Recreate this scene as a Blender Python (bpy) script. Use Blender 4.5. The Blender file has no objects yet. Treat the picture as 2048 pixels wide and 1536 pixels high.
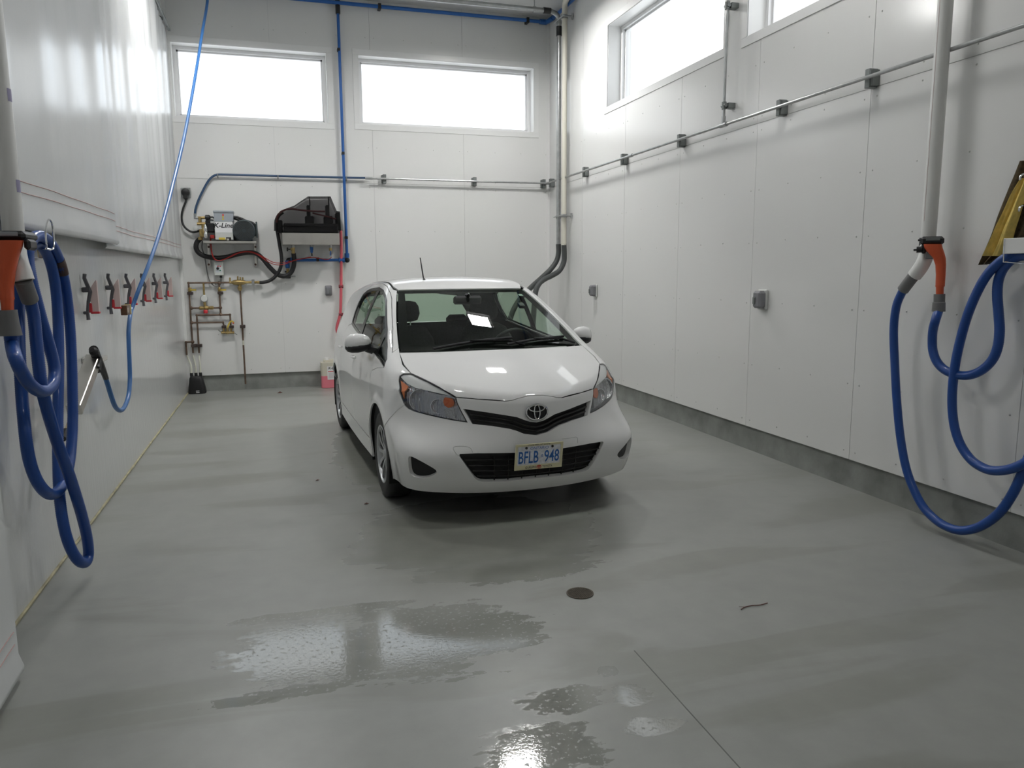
import bpy, math, random
import numpy as np
from mathutils import Vector, Matrix
from mathutils.geometry import delaunay_2d_cdt
random.seed(4); rng = np.random.default_rng(4)
scene = bpy.context.scene
COL = scene.collection
# ------------------------------------------------------------------ camera
FPX = 1520.42
CAM = np.array([0.0, 0.0, 1.55])
def _basis():
    vx = np.array([6089.18-1024, 512.48-768, FPX]); vy = np.array([556.36-1024, 544.88-768, FPX])
    X = vx/np.linalg.norm(vx); Y = vy/np.linalg.norm(vy); Y = Y-X*np.dot(X, Y); Y /= np.linalg.norm(Y)
    Z = np.cross(X, Y); Z = -Z if Z[1] > 0 else Z
    return np.array([X, Y, Z])
RW = _basis()                       # world = RW @ (right, down, forward)
cam_d = bpy.data.cameras.new('camera'); cam_o = bpy.data.objects.new('camera', cam_d); COL.objects.link(cam_o)
cam_d.sensor_width = 36.0; cam_d.lens = FPX/2048*36.0; cam_d.clip_start = 0.05; cam_d.clip_end = 400
r_, u_, b_ = RW[:, 0], -RW[:, 1], -RW[:, 2]
cam_o.matrix_world = Matrix(((r_[0], u_[0], b_[0], CAM[0]), (r_[1], u_[1], b_[1], CAM[1]), (r_[2], u_[2], b_[2], CAM[2]), (0, 0, 0, 1)))
scene.camera = cam_o
def ray(px, py): return RW @ np.array([px-1024.0, py-768.0, FPX])
def on_x(px, py, x): d = ray(px, py); return CAM+d*(x/d[0])
def on_y(px, py, y): d = ray(px, py); return CAM+d*(y/d[1])
def on_z(px, py, z=0.0): d = ray(px, py); return CAM+d*((z-CAM[2])/d[2])
# ------------------------------------------------------------------ room size (metres)
XL, XR, YB, YF, ZC = -1.20, 3.82, 10.66, -2.6, 5.06
CURB = 0.21
# ------------------------------------------------------------------ sky and exposure
world = bpy.data.worlds.new('overcast_sky'); scene.world = world; world.use_nodes = True
wn = world.node_tree.nodes; wl = world.node_tree.links; wn.clear()
w_out = wn.new('ShaderNodeOutputWorld'); w_bg = wn.new('ShaderNodeBackground'); w_bg.inputs['Strength'].default_value = 2.3
w_tc = wn.new('ShaderNodeTexCoord'); w_map = wn.new('ShaderNodeMapping'); w_map.inputs['Scale'].default_value = (1, 1, 4.5)
w_no = wn.new('ShaderNodeTexNoise'); w_no.inputs['Scale'].default_value = 2.6; w_no.inputs['Detail'].default_value = 6; w_no.inputs['Roughness'].default_value = .5
w_rp = wn.new('ShaderNodeValToRGB')
w_rp.color_ramp.elements[0].position = .32; w_rp.color_ramp.elements[0].color = (.80, .89, 1.0, 1)
w_rp.color_ramp.elements[1].position = .62; w_rp.color_ramp.elements[1].color = (1.0, 1.0, 1.0, 1)
wl.new(w_tc.outputs['Generated'], w_map.inputs['Vector']); wl.new(w_map.outputs['Vector'], w_no.inputs['Vector'])
wl.new(w_no.outputs['Fac'], w_rp.inputs['Fac']); wl.new(w_rp.outputs['Color'], w_bg.inputs['Color']); wl.new(w_bg.outputs['Background'], w_out.inputs['Surface'])
scene.view_settings.view_transform = 'Standard'; scene.view_settings.look = 'None'
scene.view_settings.exposure = 0.0; scene.view_settings.gamma = 1.0; scene.view_settings.use_curve_mapping = False
scene.cycles.sample_clamp_indirect = 4.0; scene.cycles.caustics_reflective = False; scene.cycles.caustics_refractive = False
# ------------------------------------------------------------------ materials
MATS = {}
def mat(name, color=(.8, .8, .8), rough=.5, metal=0.0, coat=0.0, spec=.5, noise=None, bump=None, emit=None, alpha=1.0, trans=0.0, ior=1.45):
    if name in MATS: return MATS[name]
    m = bpy.data.materials.new(name); m.use_nodes = True; nt = m.node_tree; b = nt.nodes['Principled BSDF']
    b.inputs['Base Color'].default_value = (*color, 1); b.inputs['Roughness'].default_value = rough; b.inputs['Metallic'].default_value = metal
    b.inputs['Coat Weight'].default_value = coat; b.inputs['Coat Roughness'].default_value = .03; b.inputs['Specular IOR Level'].default_value = spec
    b.inputs['Alpha'].default_value = alpha; b.inputs['Transmission Weight'].default_value = trans; b.inputs['IOR'].default_value = ior
    if emit: b.inputs['Emission Color'].default_value = (*emit[0], 1); b.inputs['Emission Strength'].default_value = emit[1]
    if noise or bump: tc = nt.nodes.new('ShaderNodeTexCoord')
    if noise:                      # (scale, amount) gentle mottling of the colour
        n = nt.nodes.new('ShaderNodeTexNoise'); n.inputs['Scale'].default_value = noise[0]; n.inputs['Detail'].default_value = 5
        r = nt.nodes.new('ShaderNodeValToRGB'); a = noise[1]
        r.color_ramp.elements[0].position = .3; r.color_ramp.elements[0].color = (*[c*(1-a) for c in color], 1)
        r.color_ramp.elements[1].position = .7; r.color_ramp.elements[1].color = (*[min(1, c*(1+a)) for c in color], 1)
        nt.links.new(tc.outputs['Object'], n.inputs['Vector']); nt.links.new(n.outputs['Fac'], r.inputs['Fac']); nt.links.new(r.outputs['Color'], b.inputs['Base Color'])
    if bump:                       # (scale, strength, distance, axis scale)
        n = nt.nodes.new('ShaderNodeTexNoise'); n.inputs['Scale'].default_value = bump[0]; n.inputs['Detail'].default_value = 4
        mp = nt.nodes.new('ShaderNodeMapping'); mp.inputs['Scale'].default_value = bump[3] if len(bump) > 3 else (1, 1, 1)
        bp = nt.nodes.new('ShaderNodeBump'); bp.inputs['Strength'].default_value = bump[1]; bp.inputs['Distance'].default_value = bump[2]
        nt.links.new(tc.outputs['Object'], mp.inputs['Vector']); nt.links.new(mp.outputs['Vector'], n.inputs['Vector'])
        nt.links.new(n.outputs['Fac'], bp.inputs['Height']); nt.links.new(bp.outputs['Normal'], b.inputs['Normal'])
    MATS[name] = m; return m
def glass(name, tint, refl=1.0, ior=1.5, faces=2):
    """thin pane: tinted see-through plus a fresnel mirror coat"""
    if name in MATS: return MATS[name]
    m = bpy.data.materials.new(name); m.use_nodes = True; nt = m.node_tree; nt.nodes.clear()
    o = nt.nodes.new('ShaderNodeOutputMaterial'); t = nt.nodes.new('ShaderNodeBsdfTransparent'); t.inputs['Color'].default_value = (*tint, 1)
    g = nt.nodes.new('ShaderNodeBsdfGlossy'); g.inputs['Roughness'].default_value = .0; g.inputs['Color'].default_value = (refl, refl, refl, 1)
    lw = nt.nodes.new('ShaderNodeLayerWeight'); lw.inputs['Blend'].default_value = .5; f0 = faces*((ior-1)/(ior+1))**2      # Schlick curve, the same from both sides of the pane
    pw = nt.nodes.new('ShaderNodeMath'); pw.operation = 'POWER'; pw.inputs[1].default_value = 5; nt.links.new(lw.outputs['Facing'], pw.inputs[0])
    f = nt.nodes.new('ShaderNodeMath'); f.operation = 'MULTIPLY_ADD'; f.inputs[1].default_value = 1-f0; f.inputs[2].default_value = f0; nt.links.new(pw.outputs[0], f.inputs[0])
    x = nt.nodes.new('ShaderNodeMixShader'); nt.links.new(f.outputs[0], x.inputs[0]); nt.links.new(t.outputs[0], x.inputs[1]); nt.links.new(g.outputs[0], x.inputs[2])
    nt.links.new(x.outputs[0], o.inputs['Surface']); MATS[name] = m; return m
# ------------------------------------------------------------------ mesh builder
class MB:
    def __init__(s): s.v = []; s.f = []; s.n = 0
    def raw(s, V, F):
        V = np.asarray(V, float).reshape(-1, 3); s.v.append(V); s.f += [tuple(int(i)+s.n for i in q) for q in F]; s.n += len(V); return s
    def box(s, lo, hi, bev=0.0):
        lo = np.minimum(lo, hi).astype(float) if True else lo; hi2 = np.maximum(lo, hi).astype(float)
        a, b = np.array(lo, float), np.array(hi2, float)
        c = (a+b)/2; h = (b-a)/2
        return s.obox(c, np.eye(3), h, bev)
    def obox(s, c, ax, h, bev=0.0):
        """oriented box: centre, rows of ax = local axes, half sizes; bev = chamfer"""
        c = np.asarray(c, float); ax = np.asarray(ax, float); h = np.asarray(h, float)
        if bev <= 0:
            P = [(x, y, z) for x in (-1, 1) for y in (-1, 1) for z in (-1, 1)]
            V = c+(np.array(P)*h)@ax
            return s.raw(V, [(0, 1, 3, 2), (4, 6, 7, 5), (0, 4, 5, 1), (2, 3, 7, 6), (0, 2, 6, 4), (1, 5, 7, 3)])
        bev = min(bev, h.min()*.95); V = []; idx = {}
        for sx in (-1, 1):
            for sy in (-1, 1):
                for sz in (-1, 1):
                    for k in range(3):
                        q = h-bev; q[k] = h[k]; idx[(sx, sy, sz, k)] = len(V); V.append(np.array([sx, sy, sz])*q)
        F = []
        for k in range(3):
            i, j = (k+1) % 3, (k+2) % 3
            for sg in (-1, 1):
                L = []
                for a, b2 in ((-1, -1), (1, -1), (1, 1), (-1, 1)):
                    t = [0, 0, 0]; t[k] = sg; t[i] = a; t[j] = b2; L.append(idx[(*t, k)])
                F.append(tuple(L if sg > 0 else L[::-1]))
        for k in range(3):
            i, j = (k+1) % 3, (k+2) % 3
            for a in (-1, 1):
                for b2 in (-1, 1):
                    t0 = [0, 0, 0]; t0[i] = a; t0[j] = b2; t1 = list(t0); t0[k] = -1; t1[k] = 1
                    q = (idx[(*t0, i)], idx[(*t1, i)], idx[(*t1, j)], idx[(*t0, j)])
                    F.append(q if a*b2 < 0 else q[::-1])
        for key in [(x, y, z) for x in (-1, 1) for y in (-1, 1) for z in (-1, 1)]:
            q = tuple(idx[(*key, k)] for k in range(3)); F.append(q if key[0]*key[1]*key[2] > 0 else q[::-1])
        return s.raw(c+np.array(V)@ax, F)
    def tube(s, pts, r, n=10, cap=True, radii=None):
        P = np.asarray(pts, float); m = len(P); T = np.gradient(P, axis=0); T /= np.linalg.norm(T, axis=1)[:, None]+1e-12
        up = np.array([0, 0, 1.]) if abs(T[0][2]) < .9 else np.array([1., 0, 0])
        U = np.cross(T[0], up); U /= np.linalg.norm(U); V = []; a = np.linspace(0, 2*math.pi, n, endpoint=False)
        rr = np.full(m, r) if radii is None else np.asarray(radii)
        for i in range(m):
            U = U-T[i]*np.dot(U, T[i]); U /= np.linalg.norm(U)+1e-12; W = np.cross(T[i], U)
            V.append(P[i]+rr[i]*(np.outer(np.cos(a), U)+np.outer(np.sin(a), W)))
        F = [(i*n+j, i*n+(j+1) % n, (i+1)*n+(j+1) % n, (i+1)*n+j) for i in range(m-1) for j in range(n)]
        if cap: F += [tuple(range(n))[::-1], tuple(range((m-1)*n, m*n))]
        return s.raw(np.concatenate(V), F)
    def cyl(s, a, b, r, n=16, r2=None):
        return s.tube([a, b], r, n, True, None if r2 is None else [r, r2])
    def lathe(s, c, axis, prof, n=32, closed=False, caps=True):
        """prof: list of (radius, along axis)"""
        c = np.asarray(c, float); ax = np.asarray(axis, float); ax /= np.linalg.norm(ax)
        up = np.array([0, 0, 1.]) if abs(ax[2]) < .9 else np.array([1., 0, 0]); U = np.cross(up, ax); U /= np.linalg.norm(U); W = np.cross(ax, U)
        a = np.linspace(0, 2*math.pi, n, endpoint=False); V = []
        for r, t in prof: V.append(c+ax*t+r*(np.outer(np.cos(a), U)+np.outer(np.sin(a), W)))
        m = len(prof); F = [(i*n+j, i*n+(j+1) % n, ((i+1) % m)*n+(j+1) % n, ((i+1) % m)*n+j) for i in range(m if closed else m-1) for j in range(n)]
        if not closed and caps:
            if prof[0][0] > 1e-6: F.append(tuple(range(n))[::-1])
            if prof[-1][0] > 1e-6: F.append(tuple(range((m-1)*n, m*n)))
        return s.raw(np.concatenate(V), F)
    def sphere(s, c, r, n=14, m=8, sc=(1, 1, 1)):
        V = []; 
        for i in range(m+1):
            t = math.pi*i/m
            for j in range(n):
                p = 2*math.pi*j/n; V.append((c[0]+r*sc[0]*math.sin(t)*math.cos(p), c[1]+r*sc[1]*math.sin(t)*math.sin(p), c[2]+r*sc[2]*math.cos(t)))
        return s.raw(V, [(i*n+j, (i+1)*n+j, (i+1)*n+(j+1) % n, i*n+(j+1) % n) for i in range(m) for j in range(n)])
    def prism(s, poly, d):
        """closed polygon of 3D points swept along d"""
        P = np.asarray(poly, float); d = np.asarray(d, float); n = len(P)
        return s.raw(np.concatenate([P, P+d]), [tuple(range(n)), tuple(range(n, 2*n))[::-1]]+[(i, i+n, (i+1) % n+n, (i+1) % n) for i in range(n)])
def spline(pts, step=.02, closed=False):
    """centripetal-ish Catmull-Rom through points, resampled evenly"""
    P = np.asarray(pts, float)
    if len(P) == 2:
        n = max(2, int(np.linalg.norm(P[1]-P[0])/step)+1); return P[0]+(P[1]-P[0])*np.linspace(0, 1, n)[:, None]
    Q = np.vstack([2*P[0]-P[1], P, 2*P[-1]-P[-2]]) if not closed else np.vstack([P[-1], P, P[0], P[1]])
    out = []; t = np.linspace(0, 1, 14, endpoint=False)[:, None]
    for i in range(1, len(Q)-2):
        a, b, c, d = Q[i-1], Q[i], Q[i+1], Q[i+2]
        out.append(.5*((2*b)+(c-a)*t+(2*a-5*b+4*c-d)*t**2+(3*b-a-3*c+d)*t**3))
    out = np.vstack(out+([[P[-1]]] if not closed else [[P[0]]]))
    L = np.concatenate([[0], np.cumsum(np.linalg.norm(np.diff(out, axis=0), axis=1))]); n = max(3, int(L[-1]/step)+1)
    q = np.linspace(0, L[-1], n); R = np.stack([np.interp(q, L, out[:, k]) for k in range(out.shape[1])], 1)
    return R[:-1] if closed else R
def finish(name, V, F, m, parent=None, loc=None, smooth=35, normals=None, kind=None):
    me = bpy.data.meshes.new(name); V = np.asarray(V, float)
    if loc is not None: V = V-np.asarray(loc)
    me.from_pydata(V.tolist(), [], F); me.materials.append(m)
    me.polygons.foreach_set('use_smooth', [True]*len(me.polygons)) if smooth else None
    if smooth and normals is None: me.set_sharp_from_angle(angle=math.radians(smooth))
    if normals is not None: me.normals_split_custom_set_from_vertices(np.asarray(normals).tolist())
    me.update()
    o = bpy.data.objects.new(name, me); COL.objects.link(o)
    if parent is not None: o.parent = parent
    if kind: o['kind'] = kind
    return o
def wpos(o):
    p = np.zeros(3)
    while o is not None: p += np.array(o.location); o = o.parent
    return p
def obj(name, mb, m, parent=None, smooth=35, kind=None, local=False):
    """one mesh object; vertices are world coordinates unless local"""
    V = np.concatenate(mb.v); loc = None
    if parent is not None and not local: loc = wpos(parent)
    return finish(name, V, mb.f, m, parent, loc, smooth, None, kind)
def tag(o, label=None, cat=None, group=None, kind=None):
    if label: o['label'] = label
    if cat: o['category'] = cat
    if group: o['group'] = group
    if kind: o['kind'] = kind
    return o
def thing(name, label, cat, loc=(0, 0, 0), rz=0.0, group=None, kind=None):
    o = bpy.data.objects.new(name, None); COL.objects.link(o); o.location = loc; o.rotation_euler = (0, 0, rz); o.empty_display_size = .1
    return tag(o, label, cat, group, kind)
def single(name, mb, m, label, cat, group=None, smooth=35, base=None):
    """a thing that is one mesh, its origin at its base"""
    V = np.concatenate(mb.v); lo, hi = V.min(0), V.max(0); b = np.array([(lo[0]+hi[0])/2, (lo[1]+hi[1])/2, lo[2]]) if base is None else np.array(base)
    o = finish(name, V, mb.f, m, None, b, smooth); o.location = b; return tag(o, label, cat, group)
def copy_tree(o, parent=None):
    c = o.copy(); COL.objects.link(c); c.parent = parent
    for ch in list(o.children): copy_tree(ch, c)
    return c
def text_geo(s, width=None, height=None, shear=0.0, bold=0.0, spacing=1.0):
    """flat letter outlines centred on the origin in the local XY plane"""
    cu = bpy.data.curves.new('t', 'FONT'); cu.body = s; cu.size = 1; cu.shear = shear; cu.offset = bold; cu.space_character = spacing; cu.resolution_u = 3
    ob = bpy.data.objects.new('t', cu); COL.objects.link(ob); dg = bpy.context.evaluated_depsgraph_get(); dg.update()
    me = bpy.data.meshes.new_from_object(ob.evaluated_get(dg)); V = np.array([v.co[:] for v in me.vertices]); F = [tuple(p.vertices) for p in me.polygons]
    bpy.data.objects.remove(ob); bpy.data.curves.remove(cu); bpy.data.meshes.remove(me)
    lo, hi = V.min(0), V.max(0); V = V-(lo+hi)/2; w, h = (hi-lo)[:2]
    sx = width/w if width else height/h; sy = height/h if height else sx
    return V*[sx, sy, 1], F
def place_text(mb, s, c, right, up, **k):
    V, F = text_geo(s, **k); return mb.raw(np.asarray(c)+V[:, :1]*np.asarray(right)+V[:, 1:2]*np.asarray(up), F)
# =================================================================== room shell
def node_floor():
    m = bpy.data.materials.new('wet_concrete'); m.use_nodes = True; nt = m.node_tree; N = nt.nodes; L = nt.links; b = N['Principled BSDF']
    tc = N.new('ShaderNodeTexCoord')
    def noise(scale, detail=5, vec=None, rough=.55, dist=0.0):
        n = N.new('ShaderNodeTexNoise'); n.inputs['Scale'].default_value = scale; n.inputs['Detail'].default_value = detail; n.inputs['Roughness'].default_value = rough; n.inputs['Distortion'].default_value = dist
        L.new(vec or tc.outputs['Object'], n.inputs['Vector']); return n.outputs['Fac']
    def mth(op, a, b2=None, c=None, clamp=False):
        n = N.new('ShaderNodeMath'); n.operation = op; n.use_clamp = clamp
        for i, v in enumerate((a, b2, c)):
            if v is None: continue
            if isinstance(v, (int, float)): n.inputs[i].default_value = v
            else: L.new(v, n.inputs[i])
        return n.outputs[0]
    def ramp(f, p0, p1):
        n = N.new('ShaderNodeMapRange'); n.interpolation_type = 'SMOOTHSTEP'; n.inputs['From Min'].default_value = p0; n.inputs['From Max'].default_value = p1; L.new(f, n.inputs['Value']); return n.outputs['Result']
    def mapped(rot, sc):
        n = N.new('ShaderNodeMapping'); n.inputs['Rotation'].default_value = (0, 0, rot); n.inputs['Scale'].default_value = sc; L.new(tc.outputs['Object'], n.inputs['Vector']); return n.outputs['Vector']
    fine = noise(7, 8); big = noise(.8, 3); streak = noise(1.0, 4, mapped(.35, (.55, 2.4, 1)), .5, .6); edge = noise(5.5, 6, mapped(.3, (.7, 1.6, 1)))
    sep = N.new('ShaderNodeSeparateXYZ'); L.new(tc.outputs['Object'], sep.inputs[0]); wet = None
    edge2 = noise(19, 4, mapped(.3, (.6, 1.5, 1))); drops = ramp(noise(55, 2), .36, .42); soft = None
    blobs = [((835, 1275), .50, .36, 0), ((985, 1262), .24, .22, 0), ((620, 1300), .34, .30, 0), ((560, 1388), .30, .05, 0), ((640, 1225), .5, .05, 0), ((1075, 1500), .24, .18, 0), ((1262, 1388), .085, .07, 0), ((1300, 1452), .11, .06, 0), ((1215, 1342), .05, .05, 0), ((1130, 1400), .16, .10, 0), ((960, 1060), 1.0, .95, 1), ((745, 905), .42, 1.7, 1), ((1050, 1140), .42, .16, 0)]
    for (px, rx, ry, sf) in blobs:
        c = on_z(*px); dx = mth('DIVIDE', mth('SUBTRACT', sep.outputs[0], float(c[0])), rx); dy = mth('DIVIDE', mth('SUBTRACT', sep.outputs[1], float(c[1])), ry)
        d = mth('SQRT', mth('ADD', mth('MULTIPLY', dx, dx), mth('MULTIPLY', dy, dy)))
        if sf:
            w = mth('SUBTRACT', 1.0, ramp(mth('ADD', d, mth('MULTIPLY', mth('SUBTRACT', streak, .5), .9)), .35, 1.1), clamp=True); soft = w if soft is None else mth('MAXIMUM', soft, w); continue
        d = mth('ADD', d, mth('ADD', mth('MULTIPLY', mth('SUBTRACT', edge, .5), 1.5), mth('MULTIPLY', mth('SUBTRACT', edge2, .5), 1.1))); w = mth('SUBTRACT', 1.0, ramp(d, .80, .97), clamp=True)
        wet = w if wet is None else mth('MAXIMUM', wet, w)
    wet = mth('MULTIPLY', wet, mth('MULTIPLY_ADD', drops, .85, .15)); patch = ramp(streak, .515, .60); damp = mth('MAXIMUM', mth('MAXIMUM', mth('MULTIPLY', patch, .6), mth('MULTIPLY', soft, .9)), mth('MULTIPLY', wet, .45))
    mix = N.new('ShaderNodeMix'); mix.data_type = 'RGBA'; mix.inputs['A'].default_value = (.292, .300, .280, 1); mix.inputs['B'].default_value = (.222, .226, .198, 1); L.new(damp, mix.inputs['Factor'])
    mot = mth('MINIMUM', mth('MAXIMUM', mth('MULTIPLY_ADD', mth('ADD', mth('MULTIPLY', fine, .5), mth('MULTIPLY', big, .5)), .56, .72), .80), 1.16)
    mul = N.new('ShaderNodeMix'); mul.data_type = 'RGBA'; mul.blend_type = 'MULTIPLY'; mul.inputs['Factor'].default_value = 1; L.new(mix.outputs['Result'], mul.inputs['A'])
    cmb = N.new('ShaderNodeCombineColor'); [L.new(mot, cmb.inputs[i]) for i in range(3)]; L.new(cmb.outputs[0], mul.inputs['B']); L.new(mul.outputs['Result'], b.inputs['Base Color'])
    ro = mth('SUBTRACT', mth('SUBTRACT', mth('SUBTRACT', .365, mth('MULTIPLY', patch, .05)), mth('MULTIPLY', soft, .17)), mth('MULTIPLY', wet, .315)); ro = mth('MAXIMUM', mth('ADD', ro, mth('MULTIPLY', mth('SUBTRACT', fine, .5), .06)), .045); L.new(ro, b.inputs['Roughness'])
    b.inputs['Specular IOR Level'].default_value = .5
    bp = N.new('ShaderNodeBump'); bp.inputs['Strength'].default_value = .25; bp.inputs['Distance'].default_value = .004
    h = mth('ADD', mth('MULTIPLY', mth('MULTIPLY', noise(40, 3), .22), mth('SUBTRACT', 1.0, wet)), mth('MULTIPLY', mth('MULTIPLY', noise(70, 2), wet), .20)); L.new(h, bp.inputs['Height']); L.new(bp.outputs['Normal'], b.inputs['Normal'])
    return m
M_FLOOR = node_floor()
M_PANEL = mat('white_wall_panel', (.76, .76, .745), .16, spec=.5, bump=(1.6, .05, .02))
M_CEIL = mat('ceiling_white', (.66, .66, .65), .6)
M_CONC = mat('curb_concrete', (.25, .26, .245), .7, noise=(5, .22), bump=(30, .4, .006))
M_LEFT = mat('ribbed_white_liner', (.66, .67, .66), .13, spec=.5, bump=(9, .10, .012, (1, 3.2, .035)))
M_TRIM = mat('white_window_trim', (.80, .80, .79), .25); M_BACK = mat('wall_core', (.62, .62, .61), .6)
M_FRAME = mat('white_window_frame', (.82, .82, .82), .3)
def struct(name, mb, m, parent=None, smooth=35):
    o = obj(name, mb, m, parent, smooth)
    if parent is None: o['kind'] = 'structure'
    return o
def minus(rect, holes):
    """axis rectangle (a0,b0,a1,b1) minus rectangles -> list of rectangles"""
    out = [rect]
    for h in holes:
        nx = []
        for r in out:
            a0, b0, a1, b1 = r; c0, d0, c1, d1 = max(a0, h[0]), max(b0, h[1]), min(a1, h[2]), min(b1, h[3])
            if c0 >= c1 or d0 >= d1: nx.append(r); continue
            if b0 < d0: nx.append((a0, b0, a1, d0))
            if d1 < b1: nx.append((a0, d1, a1, b1))
            if a0 < c0: nx.append((a0, d0, c0, d1))
            if c1 < a1: nx.append((c1, d0, a1, d1))
        out = nx
    return out
floor = struct('floor', MB().box((XL-.6, YF-.2, -.12), (XR+.4, YB+.4, 0)), M_FLOOR)
a, b2 = on_z(1290, 1325), on_z(1480, 1536); dv = (b2-a)/np.linalg.norm(b2-a); a = a-dv*.1; b2 = b2+dv*.6; nv = np.array([-dv[1], dv[0], 0])*.0022
obj('control_joint', MB().prism([a-nv, b2-nv, b2+nv, a+nv], (0, 0, .0006)), mat('joint_dark', (.13, .135, .125), .6), floor)
struct('ceiling', MB().box((XL-.4, YF-.2, ZC), (XR+.4, YB+.4, ZC+.15)), M_CEIL)
ZS = 2.735                                   # horizontal joint between the two rows of panels
WIN_B = [(XL+.06, 3.485, .735, 4.372), (1.138, 3.50, 3.584, 4.378)]
WIN_R = [(6.16, 3.462, 8.645, 4.378), (3.33, 3.462, 5.808, 4.378)]
T = .018
# back wall: core, then every panel as its own sheet
mb = MB()
for r in minus((XL-.3, CURB+.01, XR+.3, ZC), WIN_B): mb.box((r[0], YB+.005, r[1]), (r[2], YB+.30, r[3]))
wall_back = struct('wall_back', mb, M_BACK)
mb = MB()
for r in minus((YF-.1, CURB+.01, YB+.3, ZC), WIN_R): mb.box((XR+.005, r[0], r[1]), (XR+.30, r[2], r[3]))
wall_right = struct('wall_right', mb, M_BACK)
G = .0022
xs = [XL-.05, .031, 1.298, 2.549, XR-.001]
for i in range(4):
    for z0, z1 in ((CURB, ZS), (ZS, ZC)):
        mb = MB()
        for r in minus((xs[i]+G, z0+G, xs[i+1]-G, z1-G), WIN_B): mb.box((r[0], YB, r[1]), (r[2], YB+T+.021, r[3]))
        obj('wall_panel', mb, M_PANEL, wall_back, 0)
ysm = [YB-.001]+[9.395-1.2617*k for k in range(10)]; ysm[-1] = YF
for i in range(len(ysm)-1):
    for z0, z1 in ((CURB, ZS), (ZS, ZC)):
        mb = MB()
        for r in minus((ysm[i+1]+G, z0+G, ysm[i]-G, z1-G), WIN_R): mb.box((XR, r[0], r[1]), (XR+T+.021, r[2], r[3]))
        obj('wall_panel', mb, M_PANEL, wall_right, 0)
# panel screws: a row above and below the joint and at mid height
sc_m = mat('panel_rivet', (.55, .55, .53), .35)
def rivets(wall, pts, nrm):
    mb = MB()
    for p in pts: mb.lathe(np.array(p), nrm, [(.0065, 0), (.005, .003), (.0, .0042)], 6)
    o = obj('rivets', mb, sc_m, wall, 60); o['kind'] = 'stuff'
pr = []
for i in range(len(ysm)-1):
    y0, y1 = ysm[i+1], ysm[i]
    for z in (CURB+.06, .75, 1.27, 1.42+.35, 2.2, ZS-.06, ZS+.05, 3.2):
        for k, f in enumerate((.045, .36, .66, .955)): pr.append((XR-.0005, y0+(y1-y0)*f, z+(.0 if k in (0, 3) else .012)))
rivets(wall_right, pr, (-1, 0, 0))
pr = []
for i in range(4):
    for z in (CURB+.06, .75, 1.4, 2.1, ZS-.06, ZS+.05, 3.2, 4.6):
        for f in (.045, .36, .66, .955): pr.append((xs[i]+(xs[i+1]-xs[i])*f, YB-.0005, z))
rivets(wall_back, pr, (0, -1, 0))
# concrete curbs under the panels
struct('baseboard_back', MB().box((XL-.05, YB+.028, -.02), (XR+.03, YB+.2, CURB+.008)), M_CONC)
struct('baseboard_right', MB().box((XR+.028, YF, -.02), (XR+.2, YB+.03, CURB+.008)), M_CONC)
# left and front walls
wall_left = struct('wall_left', MB().box((XL-.12, YF-.1, 0.001), (XL, YB+.05, ZC)), M_LEFT)
struct('trim_1', MB().box((XL-.002, YF, 0.0), (XL+.012, YB+.02, .014), .003), mat('yellowed_caulk', (.42, .39, .25), .5, noise=(9, .3)))
struct('trim_2', MB().box((XL-.001, YB-.04, .014), (XL+.035, YB+.001, ZC)).box((XR-.04, YB-.006, CURB), (XR, YB, ZC)), M_TRIM)
wall_front = struct('wall_front', MB().box((XL-.1, YF-.12, 0), (XR+.2, YF, ZC)), M_PANEL)
door = thing('door_1', None, None); door['kind'] = 'structure'
for k in range(7): obj('door_section', MB().box((-.5, YF+.002, .02+k*.52), (3.1, YF+.05, .53+k*.52), .006), mat('overhead_door_white', (.72, .72, .71), .4), door)
# windows
def window(n, plane, rect):
    a0, z0, a1, z1 = rect; back = plane == 'y'; base = YB if back else XR
    def bx(mb, a, b, z, w, d0, d1, bev=0.0):
        return mb.box((a, base+d0, z), (b, base+d1, w), bev) if back else mb.box((base+d0, a, z), (base+d1, b, w), bev)
    wd = thing('window_%d' % n, None, None, ((a0+a1)/2, YB+.1, z0) if back else (XR+.1, (a0+a1)/2, z0)); wd['kind'] = 'structure'
    mb = MB(); d = .235
    for (p, q, r, s) in ((a0, a1, z0-.02, z0+.006), (a0, a1, z1-.006, z1+.02), (a0-.02, a0+.006, z0-.02, z1+.02), (a1-.006, a1+.02, z0-.02, z1+.02)): bx(mb, p, q, r, s, .002, d)
    obj('window_reveal', mb, M_TRIM, wd, 0)
    cz = .072
    for (p, q, r, s) in ((a0-cz, a1+cz, z0-cz, z0), (a0-cz, a1+cz, z1, z1+cz), (a0-cz, a0, z0, z1), (a1, a1+cz, z0, z1)): obj('casing', bx(MB(), p, q, r, s, -.007, .004, .002), M_TRIM, wd)
    f = .045; mb = MB()
    for (p, q, r, s) in ((a0, a1, z0, z0+f), (a0, a1, z1-f, z1), (a0, a0+f, z0+f, z1-f), (a1-f, a1, z0+f, z1-f)): bx(mb, p, q, r, s, d-.07, d+.02)
    for (p, q, r, s) in ((a0+f, a1-f, z0+f, z0+f+.02), (a0+f, a1-f, z1-f-.02, z1-f), (a0+f, a0+f+.02, z0+f, z1-f), (a1-f-.02, a1-f, z0+f, z1-f)): bx(mb, p, q, r, s, d-.035, d+.02)
    obj('window_frame', mb, M_FRAME, wd, 0)
    pv = [(a0+f, z0+f), (a1-f, z0+f), (a1-f, z1-f), (a0+f, z1-f)]
    obj('window_pane', MB().raw([(u, base+d-.012, v) if back else (base+d-.012, u, v) for u, v in pv], [(0, 1, 2, 3)]), glass('window_glass', (.97, .985, .98), 1.0, 1.3), wd, 0)
window(1, 'y', WIN_B[0]); window(2, 'y', WIN_B[1]); window(3, 'x', WIN_R[0]); window(4, 'x', WIN_R[1])
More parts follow.
